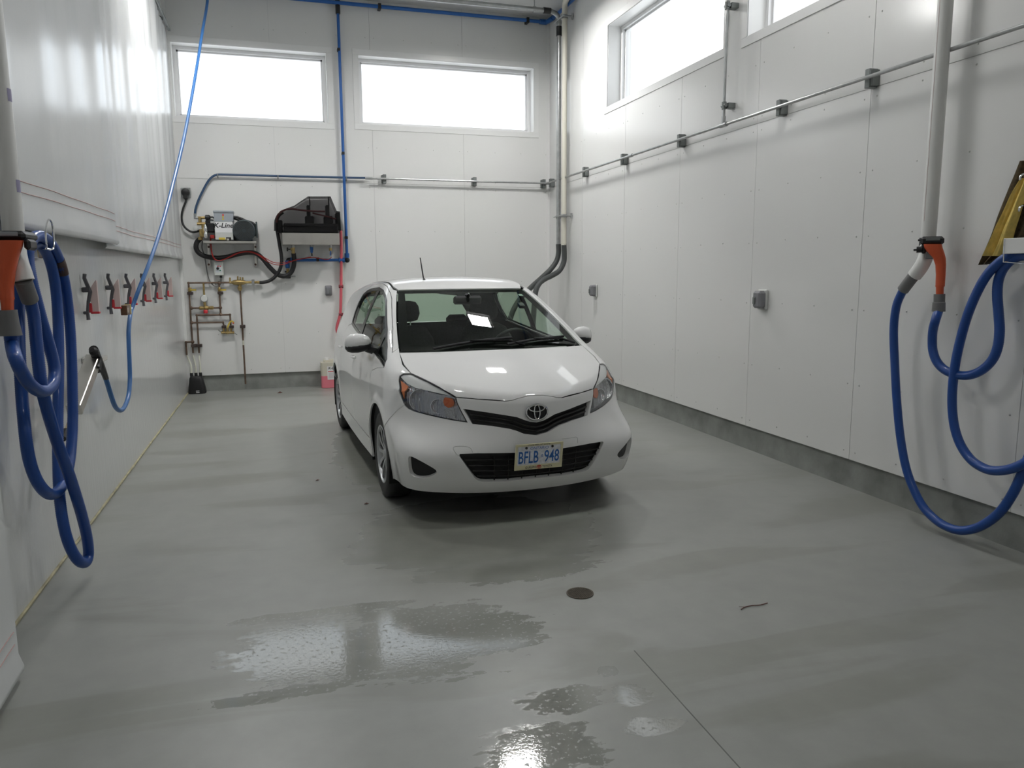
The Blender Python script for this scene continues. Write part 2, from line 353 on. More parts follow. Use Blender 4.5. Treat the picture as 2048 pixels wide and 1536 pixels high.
# ceiling lamps (two rows, where their glints on the car and the right wall put them; the door-end fill is added)
M_LED = mat('led_diffuser', (.9, .9, .9), .4, emit=((1.0, .99, .975), 178.0))
M_LED2 = mat('led_diffuser_dim', (.9, .9, .9), .4, emit=((1.0, .99, .975), 72.0))
ZL = 4.84
for (x, y, lab) in ((2.72, 8.65, 'square ceiling lamp above the far right of the car'), (-.42, 8.2, 'square ceiling lamp above the far left of the bay'), (2.85, 4.3, 'square ceiling lamp above the right wall hoses'), (-.42, 4.3, 'square ceiling lamp above the left wall hoses'), (.8, -.9, 'added unseen fill lamp at the door end')):  # last one is an unseen fill added to light the bumper and curtain
    t = thing('ceiling_lamp', lab, 'lamp', (x, y, ZL), 0, 'square lamps hung from the ceiling')
    obj('lamp_housing', MB().box((x-.24, y-.19, ZL+.04), (x+.24, y+.19, ZL+.10), .02).box((x-.22, y-.17, ZL+.016), (x+.22, y+.17, ZL+.04), .004), mat('lamp_housing_grey', (.5, .5, .5), .5), t)
    obj('lamp_diffuser', MB().box((x-.20, y-.15, ZL), (x+.20, y+.15, ZL+.016), .003), M_LED if y > 6 else M_LED2, t)
    obj('added_lamp_skirt', MB().box((x-.25, y-.20, ZL-.045), (x-.235, y+.20, ZL+.05)).box((x+.235, y-.20, ZL-.045), (x+.25, y+.20, ZL+.05)).box((x-.236, y-.20, ZL-.045), (x+.236, y-.185, ZL+.05)).box((x-.236, y+.185, ZL-.045), (x+.236, y+.20, ZL+.05)), MATS['lamp_housing_grey'], t, 0)  # unseen skirt added to each lamp to keep glare off the upper walls
    for sx in (-.15, .15): obj('hanging_rod', MB().cyl((x+sx, y, ZL+.09), (x+sx, y, ZC), .006, 8), MATS['lamp_housing_grey'], t)
# =================================================================== the car
YAW = math.radians(2.409); c_, s_ = math.cos(YAW), math.sin(YAW)
AXLE = np.array([1.4809-s_*.8161, 4.4+c_*.8161, 0.0])
M_CAR = np.array([[s_, -c_, 0], [c_, s_, 0], [0, 0, 1.]])        # world -> car (x forward from front axle, y to the car's left, z up)
CAM_C = M_CAR@(CAM-AXLE)
class NS:                                                        # natural cubic spline
    def __init__(s, xy):
        a = np.array(sorted(xy), float); x, y = a[:, 0], a[:, 1]; n = len(x); h = np.diff(x); A = np.eye(n); b = np.zeros(n)
        for i in range(1, n-1):
            A[i, i-1:i+2] = h[i-1], 2*(h[i-1]+h[i]), h[i]; b[i] = 6*((y[i+1]-y[i])/h[i]-(y[i]-y[i-1])/h[i-1])
        s.x, s.y, s.h, s.m = x, y, h, np.linalg.solve(A, b)
    def __call__(s, t):
        t = np.clip(t, s.x[0], s.x[-1]); i = np.clip(np.searchsorted(s.x, t)-1, 0, len(s.x)-2); h = s.h[i]; a = s.x[i+1]-t; b = t-s.x[i]
        return s.m[i]*a**3/(6*h)+s.m[i+1]*b**3/(6*h)+(s.y[i]/h-s.m[i]*h/6)*a+(s.y[i+1]/h-s.m[i+1]*h/6)*b
def smax(a, b, k): h = np.clip(.5+.5*(a-b)/k, 0, 1); return b+(a-b)*h+k*h*(1-h)
def smin(a, b, k): return -smax(-a, -b, k)
S_W = NS([(0, .74), (.15, .785), (.22, .806), (.3, .824), (.4, .837), (.5, .845), (.6, .8475), (.7, .845), (.8, .836), (.9, .819), (1.0, .797), (1.1, .765), (1.25, .70)])
S_XF = NS([(.08, .70), (.17, .775), (.21, .808), (.26, .836), (.33, .855), (.42, .862), (.5, .859), (.56, .853), (.62, .848), (.7, .842), (.76, .835), (.80, .826), (.85, .80), (1.0, .68), (1.3, .4)])
S_XA = NS([(.1, .2), (.35, .2), (.46, .22), (.54, .38), (.63, .57), (.71, .63), (.78, .66), (.9, .7), (1.2, .75)])
S_H = NS([(-3.1, 1.12), (-2, 1.09), (-1, 1.06), (-.3, 1.045), (0, 1.034), (.144, 1.012), (.3, .978), (.45, .935), (.6, .885), (.7, .847), (.78, .812), (.83, .788), (.9, .745), (1.1, .60)])
S_HC = NS([(-3, .075), (-1, .075), (0, .08), (.33, .145), (.7, .15), (1.1, .15)])
S_XW = NS([(.8, .60), (1.0, .165), (1.1, -.055), (1.2, -.29), (1.3, -.533), (1.406, -.80), (1.5, -1.05), (1.7, -1.6)])
S_XWC = NS([(.8, .34), (1.0, .34), (1.2, .25), (1.406, .12), (1.7, .1)])
S_R = NS([(-3.1, 1.33), (-2.8, 1.385), (-2.5, 1.432), (-2.1, 1.474), (-1.7, 1.498), (-1.3, 1.507), (-1.0, 1.496), (-.8, 1.47), (-.5, 1.41), (0, 1.28)])
S_WG = NS([(.7, .84), (.9, .806), (1.0, .784), (1.1, .752), (1.2, .711), (1.3, .666), (1.4, .614), (1.5, .556), (1.7, .43)])
S_RL = NS([(.1, -2.86), (.3, -2.975), (.5, -2.995), (.7, -2.985), (.9, -2.95), (1.1, -2.88), (1.4, -2.7)])
S_RG = NS([(.8, -2.94), (1.0, -2.91), (1.2, -2.845), (1.4, -2.74), (1.5, -2.66), (1.7, -2.5)])
def body(P):
    X, y, z = P[..., 0], np.abs(P[..., 1]), P[..., 2]
    y = np.sqrt(y*y+1e-6)
    wx = 1-.009*(X+1.15)**2
    r1 = np.sqrt(X*X+(z-.305)**2); r2 = np.sqrt((X+2.51)**2+(z-.305)**2)
    fl = .014*(np.exp(-((r1-.365)/.045)**2)+np.exp(-((r2-.365)/.045)**2))*np.clip((.78-z)/.1, 0, 1)
    side = y-(S_W(z)*wx+fl)
    front = X-(S_XF(z)-S_XA(z)*y**2-.25*y**4)
    top = (z-(S_H(X)-S_HC(X)*y**2))*.93
    rear = (S_RL(z)+.12*y**2+.15*y**4)-X
    low = smax(smax(smax(front, top, .045), side, .11), rear, .12)
    ws = (X-(S_XW(z)-S_XWC(z)*y**2))/2.5
    roof = z-(S_R(X)-.09*y**2-.25*y**6)
    gs = (y-S_WG(z)*(1-.012*(X+1.3)**2))*.91
    rg = (S_RG(z)+.16*y**2)-X
    up = smax(smax(smax(ws, roof, .05), gs, .06), rg*.95, .08)
    return smin(low, up, .035)
def grad(P, e=1.5e-3):
    g = np.stack([body(P+np.eye(3)[k]*e)-body(P-np.eye(3)[k]*e) for k in range(3)], -1)
    return g/(np.linalg.norm(g, axis=-1, keepdims=True)+1e-12)
def root(O, D, t0, t1, n=70):
    """first sign change of the body function along O+tD"""
    ts = np.linspace(t0, t1, n); f = body(O[:, None]+D[:, None]*ts[None, :, None]); sg = f[:, :-1]*f[:, 1:] <= 0
    ok = sg.any(1); i = sg.argmax(1); a, b = ts[i], ts[i+1]; fa = f[np.arange(len(O)), i]
    for _ in range(24):
        m = (a+b)/2; fm = body(O+D*m[:, None]); left = (fm*fa > 0); a = np.where(left, m, a); b = np.where(left, b, m)
    P = O+D*((a+b)/2)[:, None]; P[~ok] = np.nan; return P
def pix(pts):
    """photograph pixels -> points where those sight lines meet the car body"""
    D = np.array([M_CAR@ray(*p) for p in pts]); D /= np.linalg.norm(D, axis=1)[:, None]
    P = root(np.repeat(CAM_C[None], len(D), 0), D, 3.5, 9.5, 400)
    if np.isnan(P).any(): print('PIX MISS', [p for p, q in zip(pts, P) if np.isnan(q[0])])
    return P[~np.isnan(P[:, 0])]
def sidept(xz, sg=1):
    xz = np.asarray(xz, float); O = np.stack([xz[:, 0], np.full(len(xz), 1.1), xz[:, 1]], 1); P = root(O, np.repeat([[0, -1., 0]], len(xz), 0), 0, .64)
    if np.isnan(P).any(): print('SIDE MISS', xz[np.isnan(P[:, 0])])
    return P
ZO = .55
def map_top(uv): O = np.stack([uv[:, 0], uv[:, 1], np.full(len(uv), 1.7)], 1); return root(O, np.repeat([[0, 0, -1.]], len(uv), 0), 0, 1.4)
def inv_top(P): return P[:, :2].copy()
OA = math.radians(38); O_D = np.array([-math.sin(OA), 0, -math.cos(OA)]); O_E = np.array([math.cos(OA), 0, -math.sin(OA)])
def map_obl(uv): O = uv[:, :1]*O_E+uv[:, 1:2]*np.array([0, 1., 0])-O_D*2.2; return root(O, np.repeat(O_D[None], len(uv), 0), 0, 2.4)
def inv_obl(P): return np.stack([P@O_E, P[:, 1]], 1)
def map_sph(uv):
    t = uv[:, 0]/.75; s = uv[:, 1]/.75; O = np.repeat([[0, 0, ZO]], len(uv), 0).astype(float); return root(O, np.stack([np.cos(t), np.sin(t), s], 1), .15, 1.3)
def inv_sph(P): rho = np.hypot(P[:, 0], P[:, 1]); return np.stack([np.arctan2(P[:, 1], P[:, 0])*.75, (P[:, 2]-ZO)/rho*.75], 1)
def map_rear(uv):
    t = uv[:, 0]/.75; s = uv[:, 1]/.75; O = np.repeat([[-2.2, 0, .8]], len(uv), 0).astype(float); return root(O, np.stack([-np.cos(t), np.sin(t), s], 1), .1, 1.4)
def inv_rear(P): d = P-np.array([-2.2, 0, .8]); rho = np.hypot(d[:, 0], d[:, 1]); return np.stack([np.arctan2(d[:, 1], -d[:, 0])*.75, d[:, 2]/rho*.75], 1)
def map_phi(uv):
    p = uv[:, 1]/.8; O = np.stack([uv[:, 0], np.zeros(len(uv)), np.full(len(uv), ZO)], 1); return root(O, np.stack([np.zeros(len(uv)), np.cos(p), np.sin(p)], 1), .15, 1.3)
def inv_phi(P): return np.stack([P[:, 0], np.arctan2(P[:, 2]-ZO, np.abs(P[:, 1]))*.8], 1)
def dens(p, sp, closed=True):
    p = np.asarray(p, float); q = np.vstack([p, p[:1]]) if closed else p; out = []
    for a, b in zip(q[:-1], q[1:]):
        n = max(1, int(math.ceil(np.linalg.norm(b-a)/sp)))
        out.append(a+(b-a)*np.linspace(0, 1, n, endpoint=False)[:, None])
    if not closed: out.append(q[-1:])
    return np.vstack(out)
def area2(p): x, y = p[:, 0], p[:, 1]; return .5*np.sum(x*np.roll(y, -1)-y*np.roll(x, -1))
def inset(p, d):
    """shrink a closed outline by d"""
    p = np.asarray(p, float); s = 1 if area2(p) > 0 else -1
    a = p-np.roll(p, 1, 0); b = np.roll(p, -1, 0)-p; a /= np.linalg.norm(a, axis=1)[:, None]+1e-9; b /= np.linalg.norm(b, axis=1)[:, None]+1e-9
    n = np.stack([-(a[:, 1]+b[:, 1]), a[:, 0]+b[:, 0]], 1)*s; ln = np.linalg.norm(n, axis=1)[:, None]; n = n/(ln+1e-9)
    k = 1/np.clip(ln[:, 0]/2, .5, 1); return p+n*d*k[:, None]
def inpoly(q, p):
    x, y = q[:, 0][:, None], q[:, 1][:, None]; a, b = p, np.roll(p, -1, 0)
    c = ((a[:, 1] > y) != (b[:, 1] > y)) & (x < (b[:, 0]-a[:, 0])*(y-a[:, 1])/(b[:, 1]-a[:, 1]+1e-15)+a[:, 0]); return c.sum(1) % 2 == 1
def cdt(outer, holes, sp):
    loops = [dens(outer, sp)]+[dens(h, sp) for h in holes]; B = np.vstack(loops); lo, hi = B.min(0), B.max(0)
    nx, ny = int((hi[0]-lo[0])/sp)+1, int((hi[1]-lo[1])/sp)+1
    gx, gy = np.meshgrid(np.arange(nx)*sp+lo[0], np.arange(ny)*sp+lo[1], indexing='ij'); gx = gx+(np.arange(ny)[None] % 2)*sp*.5
    G = np.stack([gx.ravel(), gy.ravel()], 1); k = inpoly(G, loops[0])
    for h in loops[1:]: k &= ~inpoly(G, h)
    G = G[k]
    if len(G):
        keep = np.ones(len(G), bool)
        for i in range(0, len(G), 2000): keep[i:i+2000] = np.min(np.hypot(G[i:i+2000, None, 0]-B[None, :, 0], G[i:i+2000, None, 1]-B[None, :, 1]), 1) > sp*.55
        G = G[keep]
    E = []; o = 0
    for l in loops: n = len(l); E += [(o+i, o+(i+1) % n) for i in range(n)]; o += n
    r = delaunay_2d_cdt([Vector(p) for p in np.vstack([B, G])], E, [], 0, 1e-7)
    V = np.array([v[:] for v in r[0]]); F = np.array([f[:] for f in r[2]]); c = V[F].mean(1); k = inpoly(c, loops[0])
    for h in loops[1:]: k &= ~inpoly(c, h)
    return V, F[k]
car = thing('hatchback_car', 'white five-door hatchback parked on the wet concrete floor', 'car', AXLE, YAW-math.pi/2)
def panel(name, outer, holes, fmap, m, sp=.02, off=0.0, gap=.0022, skirt=.012, parent=car, mirror=False, label=None):
    outer = inset(dens(outer, sp), gap) if gap else np.asarray(outer); holes = [inset(dens(h, sp), -gap) if gap else np.asarray(h) for h in holes]
    V, F = cdt(outer, holes, sp); P = fmap(V); bad = np.isnan(P[:, 0])
    if bad.any():
        print('PANEL MISS', name, bad.sum(), len(P)); F = F[~bad[F].any(1)]; P[bad] = 0
    N = grad(P); P = P-N*off
    fn = np.cross(P[F[:, 1]]-P[F[:, 0]], P[F[:, 2]]-P[F[:, 0]]); fl = (fn*N[F[:, 0]]).sum(1) < 0; F[fl] = F[fl][:, ::-1]
    if skirt:
        from collections import Counter
        ed = Counter(); od = {}
        for f in F:
            for a, b in ((f[0], f[1]), (f[1], f[2]), (f[2], f[0])): k = (min(a, b), max(a, b)); ed[k] += 1; od[k] = (a, b)
        be = [od[k] for k, n in ed.items() if n == 1]; n0 = len(P); ids = {}; exP = []; exN = []; SF = []
        for a, b in be:
            q = []
            t = P[b]-P[a]; t = np.cross(t, N[a]); t /= np.linalg.norm(t)+1e-12
            for vtx, dp in ((a, 0), (b, 0), (b, skirt), (a, skirt)): q.append(n0+len(exP)); exP.append(P[vtx]-N[vtx]*dp); exN.append(t)
            SF.append((q[1], q[0], q[3], q[2]))
        if exP: P = np.vstack([P, exP]); N = np.vstack([N, exN])
        FF = [tuple(int(i) for i in f) for f in F]+SF
    else: FF = [tuple(int(i) for i in f) for f in F]
    o = finish(name, P, FF, m, parent, None, True, N)
    if label: o['label'] = label
    if mirror:
        o2 = finish(name, P*[1, -1, 1], [f[::-1] for f in FF], m, parent, None, True, N*[1, -1, 1])
        if label: o2['label'] = label
        return o, o2
    return o
def mir(P): return np.asarray(P)*[1, -1, 1]
paint = mat('white_car_paint', (.80, .80, .79), .5, 0, 1.0, .15)
blk = mat('black_plastic', (.012, .012, .013), .45); blkg = mat('gloss_black_trim', (.01, .01, .011), .18)
dark_int = mat('charcoal_interior', (.035, .036, .037), .75); headl = mat('headliner_fabric', (.22, .22, .21), .9)
chrome = mat('chrome', (.75, .75, .76), .08, 1.0); dchrome = mat('dark_chrome', (.52, .52, .54), .16, 1.0, bump=(55, 1.0, .012, (1, 1, .10)))
g_wind = glass('windscreen_glass', (.80, .90, .82), .6, 1.5, 1); g_side = glass('side_glass', (.62, .74, .64), .75, 1.5); g_lens = glass('lamp_lens', (.95, .96, .97), 1.0, 1.4)
# ---- outlines read off the photograph (car's right half, mirrored to the other side)
hl_px = [(821.4, 746.3), (806.9, 746.9), (798.6, 752.3), (797.2, 760.8), (799.2, 776.9), (803.6, 797.3), (809, 810.2), (816.5, 817.2), (828.3, 822.6), (866, 832.2), (908.9, 840.8), (934.7, 844.6), (922.9, 823.1), (914.8, 805.9), (912.1, 795.2), (887.4, 780.2), (855.2, 761.9), (826.2, 747.9)]
HL = pix(hl_px)
GR_T = pix([(926.9, 818), (974.2, 825.1), (1011.3, 831), (1033.6, 834.7), (1048.4, 840.3), (1059.6, 844)]); GR_B = pix([(1048.4, 867.2), (1033.6, 861.3), (1018.7, 857), (983.5, 851.4), (944.5, 847.2)])
LO_T = pix([(920.2, 908.3), (955.7, 907.1), (1028, 906.2)]); LO_B = pix([(1011.3, 962.7), (972, 963.4), (962, 962.6), (955.5, 960.4), (950.5, 956.2), (944, 947.5), (937.1, 938), (928, 924.5), (920.8, 914), (919.1, 910.5)])
FOG = pix([(817.8, 913.8), (829.6, 916.5), (850, 927.4), (871, 940.2), (870.3, 947), (856.7, 953.8), (839.8, 955.5), (826.2, 952.1), (819.5, 943.6), (817.1, 926.7)])
FOG = spline(FOG, .012, True)
CUT = pix([(912.1, 794.9), (955.7, 798.6), (1011.3, 802.6), (1022.4, 801.3), (1037.3, 796.7), (1054, 792.4), (1070.7, 791.1)])
def half_full(left, closed_ends=True):
    """right-half polyline running outer->centre ... mirrored into a full loop helper"""
    return np.vstack([left, mir(left)[::-1]])
for nm, A in (('HL', HL), ('GRT', GR_T), ('LOT', LO_T), ('FOG', FOG), ('CUT', CUT)): print(nm, np.round(A, 3).tolist())
i_top, i_rear, i_out, i_low, i_tip, i_in = 0, 1, 4, 6, 11, 14
cut_full = np.vstack([CUT[:-1], [[CUT[-1][0], 0, CUT[-1][2]]], mir(CUT[:-1])[::-1]])
ARC = lambda a0, a1, cx=0.0, r=.352, n=22: np.array([(cx+r*math.cos(t), .305+r*math.sin(t)) for t in np.linspace(a0, a1, n)])
# ---- front bumper with its openings
seam = np.vstack([mir(HL[i_low:i_low+1]), sidept([(.40, .60), (.30, .555)])])[:, :]
seam_pts = sidept([(.268, .533)])
arc_f = sidept(ARC(math.radians(40), math.radians(-17), n=12))
bot = np.array([(t, .18+.025*(abs(t)/.9)**2) for t in np.linspace(1.15, 0, 14)])
botP = []
for th, zz in bot:
    O = np.array([[0, 0, zz]]); botP.append(root(O, np.array([[math.cos(th), math.sin(th), 0]]), .2, 1.3)[0])
botP = np.array(botP)
left_b = np.vstack([mir(CUT[:1])*[1, 1, 1], mir(HL[i_tip+1:i_in])[::-1], mir(HL[i_low:i_tip+1])[::-1], seam_pts, arc_f[2:], botP])   # +y side from hood cut round to the centre bottom
bump = np.vstack([left_b, mir(left_b[:-1])[::-1], cut_full[1:-1]])
GR = np.vstack([GR_T, [[GR_T[-1][0]+.004, 0, pix([(1071.6, 845.3)])[0][2]]], mir(GR_T)[::-1], mir(GR_B)[::-1], [[GR_B[0][0], 0, pix([(1068.8, 870.4)])[0][2]]], GR_B])
LO = np.vstack([LO_T, mir(LO_T)[::-1], mir(LO_B)[::-1], LO_B])
panel('front_bumper', inv_sph(bump), [inv_sph(GR), inv_sph(LO), inv_sph(FOG), inv_sph(mir(FOG))], map_sph, paint, .018, gap=.0013, skirt=.03)
# ---- dark plastic behind the openings, with grille bars
def loop_scale(P, k): c = P.mean(0); return c+(P-c)*k
up_g = panel('upper_grille', inset(dens(inv_sph(GR), .02), -.012), [], map_sph, blk, .025, off=.03, gap=0, skirt=0)
lo_g = panel('lower_grille', inset(dens(inv_sph(LO), .02), -.012), [], map_sph, blk, .03, off=.045, gap=0, skirt=0)
for P in (FOG, mir(FOG)): panel('fog_recess', inset(dens(inv_sph(P), .02), -.01), [], map_sph, blk, .02, off=.028, gap=0, skirt=0)
def bar(parent, P, rad, sc=1.0):
    N = grad(P); P = P-N*.016; mb = MB().tube(P, rad, 8); return obj('grille_bar', mb, blkg, parent, local=True)
gt = np.vstack([GR_T, [[0, 0, 0]]])[:-1]; gtc = dens(np.vstack([GR_T, [[GR_T[-1][0], 0, GR[len(GR_T)][2]]]]), .03, False)
gbc = dens(np.vstack([GR_B[::-1], [[GR_B[0][0], 0, GR[2*len(GR_T)+1+len(GR_B)][2]]]]), .03, False)
def rs(p, n): L = np.concatenate([[0], np.cumsum(np.linalg.norm(np.diff(p, axis=0), axis=1))]); q = np.linspace(0, L[-1], n); return np.stack([np.interp(q, L, p[:, k]) for k in range(3)], 1)
ga, gb_ = rs(gtc, 24), rs(gbc, 24)
for t in (.36, .68):
    h = ga*(1-t)+gb_*t; uv = inv_sph(np.vstack([h[1:], mir(h[1:-1])[::-1]])); bar(up_g, map_sph(uv), .0075)
lt = rs(np.vstack([LO_T, [[.86, 0, LO_T[-1][2]-.002]]]), 20); lb = rs(np.vstack([LO_B[0:3][::-1], [[.84, 0, LO_B[0][2]-.004]]]), 20)
for t in (.22, .42, .62, .82):
    h = lt*(1-t)+lb*t; uv = inv_sph(np.vstack([h, mir(h[:-1])[::-1]])); bar(lo_g, map_sph(uv), .006)
for yy in np.linspace(-.26, .26, 7):
    q = np.array([(.8, yy, LO_T[-1][2]-.01), (.8, yy, LO_B[0][2]+.012)]); q = map_sph(inv_sph(dens(q, .02, False))); bar(lo_g, q, .004)
# ---- hood
cowl = np.array([(.170-.32*y*y, y) for y in np.linspace(-.684, .684, 25)])
hood = inv_obl(np.vstack([CUT[:1], HL[i_in+1:], HL[:1], map_top(np.array([(.20, -.690)])), map_top(cowl), map_top(np.array([(.20, .690)])), mir(HL[:1]), mir(HL[i_in+1:])[::-1], cut_full[::-1][:-1]]))
panel('hood', hood, [], map_obl, paint, .02)
# ---- fenders
door_f = [(-.345, .33), (-.35, .6), (-.345, .76), (-.29, .85), (-.12, .888), (.075, .912)]
apil = np.array([[-.035, .0, 0]])
wsE = np.array([(.011-.838*t, .672-.156*t+.012*math.sin(math.pi*t)) for t in np.linspace(0, 1, 16)])       # windscreen side edge (x,y)
wsE_out = wsE+[0, .008]
wsP = map_top(wsE_out)
base = sidept(door_f); HLm = mir(HL)
fend = np.vstack([sidept([(-.337, .21)]), base, wsP[1:2], wsP[0:1], map_top(np.array([(.20, .698)])), HLm[0:1], HLm[1:i_low+1], seam_pts, sidept(ARC(math.radians(40), math.radians(196), n=26))])
panel('fender', inv_phi(fend), [], map_phi, paint, .02, gap=.0013, mirror=True)
# ---- doors, window surrounds, body side
belt = [(.075, .922), (-.15, .948), (-.5, .978), (-.85, 1.0), (-1.2, 1.025), (-1.55, 1.055), (-1.86, 1.085)]
w_top = [(.03, .963), (-.079, 1.015), (-.187, 1.074), (-.30, 1.136), (-.426, 1.198), (-.561, 1.264), (-.71, 1.333), (-.806, 1.368), (-.975, 1.407), (-1.219, 1.424), (-1.526, 1.410), (-1.736, 1.388), (-1.88, 1.35), (-1.935, 1.28), (-1.925, 1.18)]
rear_e = [(-2.02, 1.06), (-2.10, .95), (-2.15, .8), (-2.15, .64), (-2.10, .50), (-2.085, .33)]
fd = door_f+belt[1:5]+[(-1.205, .7), (-1.2, .33)]
rd = [(-1.2, .33), (-1.205, .7)]+belt[4:]+rear_e
sp_ = lambda L: inv_phi(sidept(dens(np.array(L), .04, False)))
for pts, lab in ((fd, 'front door skin'), (rd, 'rear door skin')):
    panel('door', inv_phi(sidept(dens(np.array(pts), .04))), [], map_phi, paint, .025, mirror=True, label=lab)
wt3 = sidept(dens(np.array(w_top), .04, False)); wtu = inv_phi(wt3); loop_ = inset(inv_phi(sidept(dens(np.array(belt+w_top[::-1]), .04))), -.030)
d_ = np.gradient(wtu, axis=0); d_ /= np.linalg.norm(d_, axis=1)[:, None]; nrm = np.stack([d_[:, 1], -d_[:, 0]], 1); nrm *= np.where(nrm[len(nrm)//2, 1] > 0, 1, -1)
F_OUT = map_phi(wtu+nrm*.030); F_OUT = F_OUT[1:]
fr = np.vstack([base[-1:], F_OUT, sidept(rear_e[:1]), sidept(belt[-1:]), wt3[::-1], sidept(belt[:1])])
panel('window_frame', inv_phi(fr), [], map_phi, paint, .02, gap=.0012, mirror=True)
win = inset(inv_phi(sidept(dens(np.array(belt+w_top[::-1]), .03))), .001)
ipx = inset(win, .016)
def clipx(p, lo, hi):
    q = p.copy(); q[:, 0] = np.clip(q[:, 0], lo, hi); k = np.ones(len(q), bool)
    for i in range(len(q)): k[i] = np.linalg.norm(q[i]-q[i-1]) > 1e-5
    return q[k]
def slab(p, lo, hi):
    """cut a closed outline between two x values (both cuts cross it twice)"""
    out = []; n = len(p)
    for cut, sg in ((lo, 1), (hi, -1)):
        out = []; n = len(p)
        for i in range(n):
            a, b = p[i], p[(i+1) % n]; ia, ib = sg*(a[0]-cut) >= 0, sg*(b[0]-cut) >= 0
            if ia: out.append(a)
            if ia != ib: t = (cut-a[0])/(b[0]-a[0]); out.append(a+(b-a)*t)
        p = np.array(out)
    return p
pane_f, pane_r = slab(ipx, -1.14, -.30), slab(ipx, -3, -1.25)
pane_q = slab(ipx, -.255, .3)
panel('window_trim', win, [pane_f, pane_r, pane_q], map_phi, blkg, .02, off=.004, gap=0, skirt=.004, mirror=True, label='black window moulding and pillar trim')
panel('side_window', pane_q, [], map_phi, g_side, .04, off=.008, gap=0, skirt=0, mirror=True); panel('side_window', pane_f, [], map_phi, g_side, .04, off=.008, gap=0, skirt=0, mirror=True); panel('side_window', pane_r, [], map_phi, g_side, .04, off=.008, gap=0, skirt=0, mirror=True)
ditch = map_top(np.array([(x, .553-.02*((x+1.6)/1.1)**4) for x in np.linspace(-.85, -2.60, 24)]))
hatch = np.array([(-2.66, .50), (-2.70, .56), (-2.75, .60)])
hat_e = sidept([(-2.70, 1.28), (-2.76, 1.10), (-2.80, .95), (-2.80, .75), (-2.80, .58)])
bs = np.vstack([base[-1:], wsP[1:], ditch, hat_e, sidept(ARC(math.radians(150), math.radians(16), -2.51, n=26)), sidept([(-2.175, .2), (-1.7, .195), (-1.2, .195), (-.8, .195), (-.345, .2), (-.345, .325)]),
                sidept([(-.8, .327), (-1.2, .327), (-1.7, .327), (-2.085, .327)]), sidept(rear_e[::-1]), F_OUT[::-1]])
panel('body_side', inv_phi(bs), [], map_phi, paint, .025, mirror=True)
# ---- roof, windscreen, rear
rf_front = np.array([(-.812-.10*y*y, y) for y in np.linspace(-.515, .515, 21)])
rf = np.vstack([rf_front, ditch[1:, :2]-[0, .011], [[-2.66, .48]], [[-2.68, 0]], [[-2.66, -.48]], ((ditch[1:, :2]-[0, .011])*[1, -1])[::-1]])
panel('roof', rf, [], map_top, paint, .03)
wsb = np.array([(.155-.32*y*y, y) for y in np.linspace(-.668, .668, 25)])
ws = np.vstack([wsb, wsE[1:-1], np.array([(-.80-.10*y*y, y) for y in np.linspace(.514, -.514, 19)]), (wsE[1:-1]*[1, -1])[::-1]])
wsg = panel('windshield', ws, [], map_top, g_wind, .03, gap=.001, skirt=0)
wsi = np.vstack([np.array([(.06-.33*y*y, y) for y in np.linspace(-.60, .60, 21)]), np.array([(-.75-.10*y*y, y) for y in np.linspace(.475, -.475, 17)])])
panel('windshield_border', ws, [wsi], map_top, mat('black_glass_border', (.006, .006, .006), .85, spec=.03), .03, off=.004, gap=.001, skirt=0, parent=wsg)
hatch_all = np.vstack([map_top(np.array([(-2.672, -.47), (-2.69, 0), (-2.672, .47)])), hat_e, sidept([(-2.80, .56)])*[1, 1, 1]])
zl = np.array([root(np.array([[-2.2, 0, .55]]), np.array([[-math.cos(t), math.sin(t), 0]]), .1, 1.4)[0] for t in np.linspace(.9, -.9, 15)])
rear_top = np.vstack([map_top(np.array([(-2.672, -.47), (-2.69, 0), (-2.672, .47)])), hat_e[:4], zl, mir(hat_e[:4])[::-1]])
rw = np.array([root(np.array([[-2.2, 0, z]]), np.array([[-math.cos(t), math.sin(t), 0]]), .1, 1.4)[0] for t, z in [(-.75, 1.03), (-.4, 1.02), (0, 1.02), (.4, 1.02), (.75, 1.03), (.77, 1.12), (.70, 1.30), (.4, 1.33), (0, 1.335), (-.4, 1.33), (-.70, 1.30), (-.77, 1.12)]])
panel('tailgate', inv_rear(rear_top), [inv_rear(rw)], map_rear, paint, .03)
panel('rear_window', inv_rear(rw), [], map_rear, g_side, .04, off=.004, gap=0, skirt=0)
rbot = np.array([root(np.array([[-2.2, 0, .22]]), np.array([[-math.cos(t), math.sin(t), 0]]), .1, 1.4)[0] for t in np.linspace(-1.0, 1.0, 15)])
rb = np.vstack([zl[::-1][:, :]*[1, 1, 1], sidept([(-2.80, .57)]), sidept(ARC(math.radians(146), math.radians(190), -2.51, n=8)), rbot[::-1], mir(sidept(ARC(math.radians(146), math.radians(190), -2.51, n=8)))[::-1], mir(sidept([(-2.80, .57)]))])
panel('rear_bumper', inv_rear(rb), [], map_rear, paint, .035)
# ---- inner lining so the cabin is closed and dark
lin = np.vstack([sidept([(-.05, .3), (-.05, .95), (-.15, .98)]), wsP[2:], ditch, hat_e, sidept([(-2.7, .3)])])
panel('cabin_lining', inv_phi(lin), [inset(win, .004)], map_phi, dark_int, .05, off=.035, gap=0, skirt=0, mirror=True)
panel('headliner', rf, [], map_top, headl, .05, off=.035, gap=0, skirt=0)
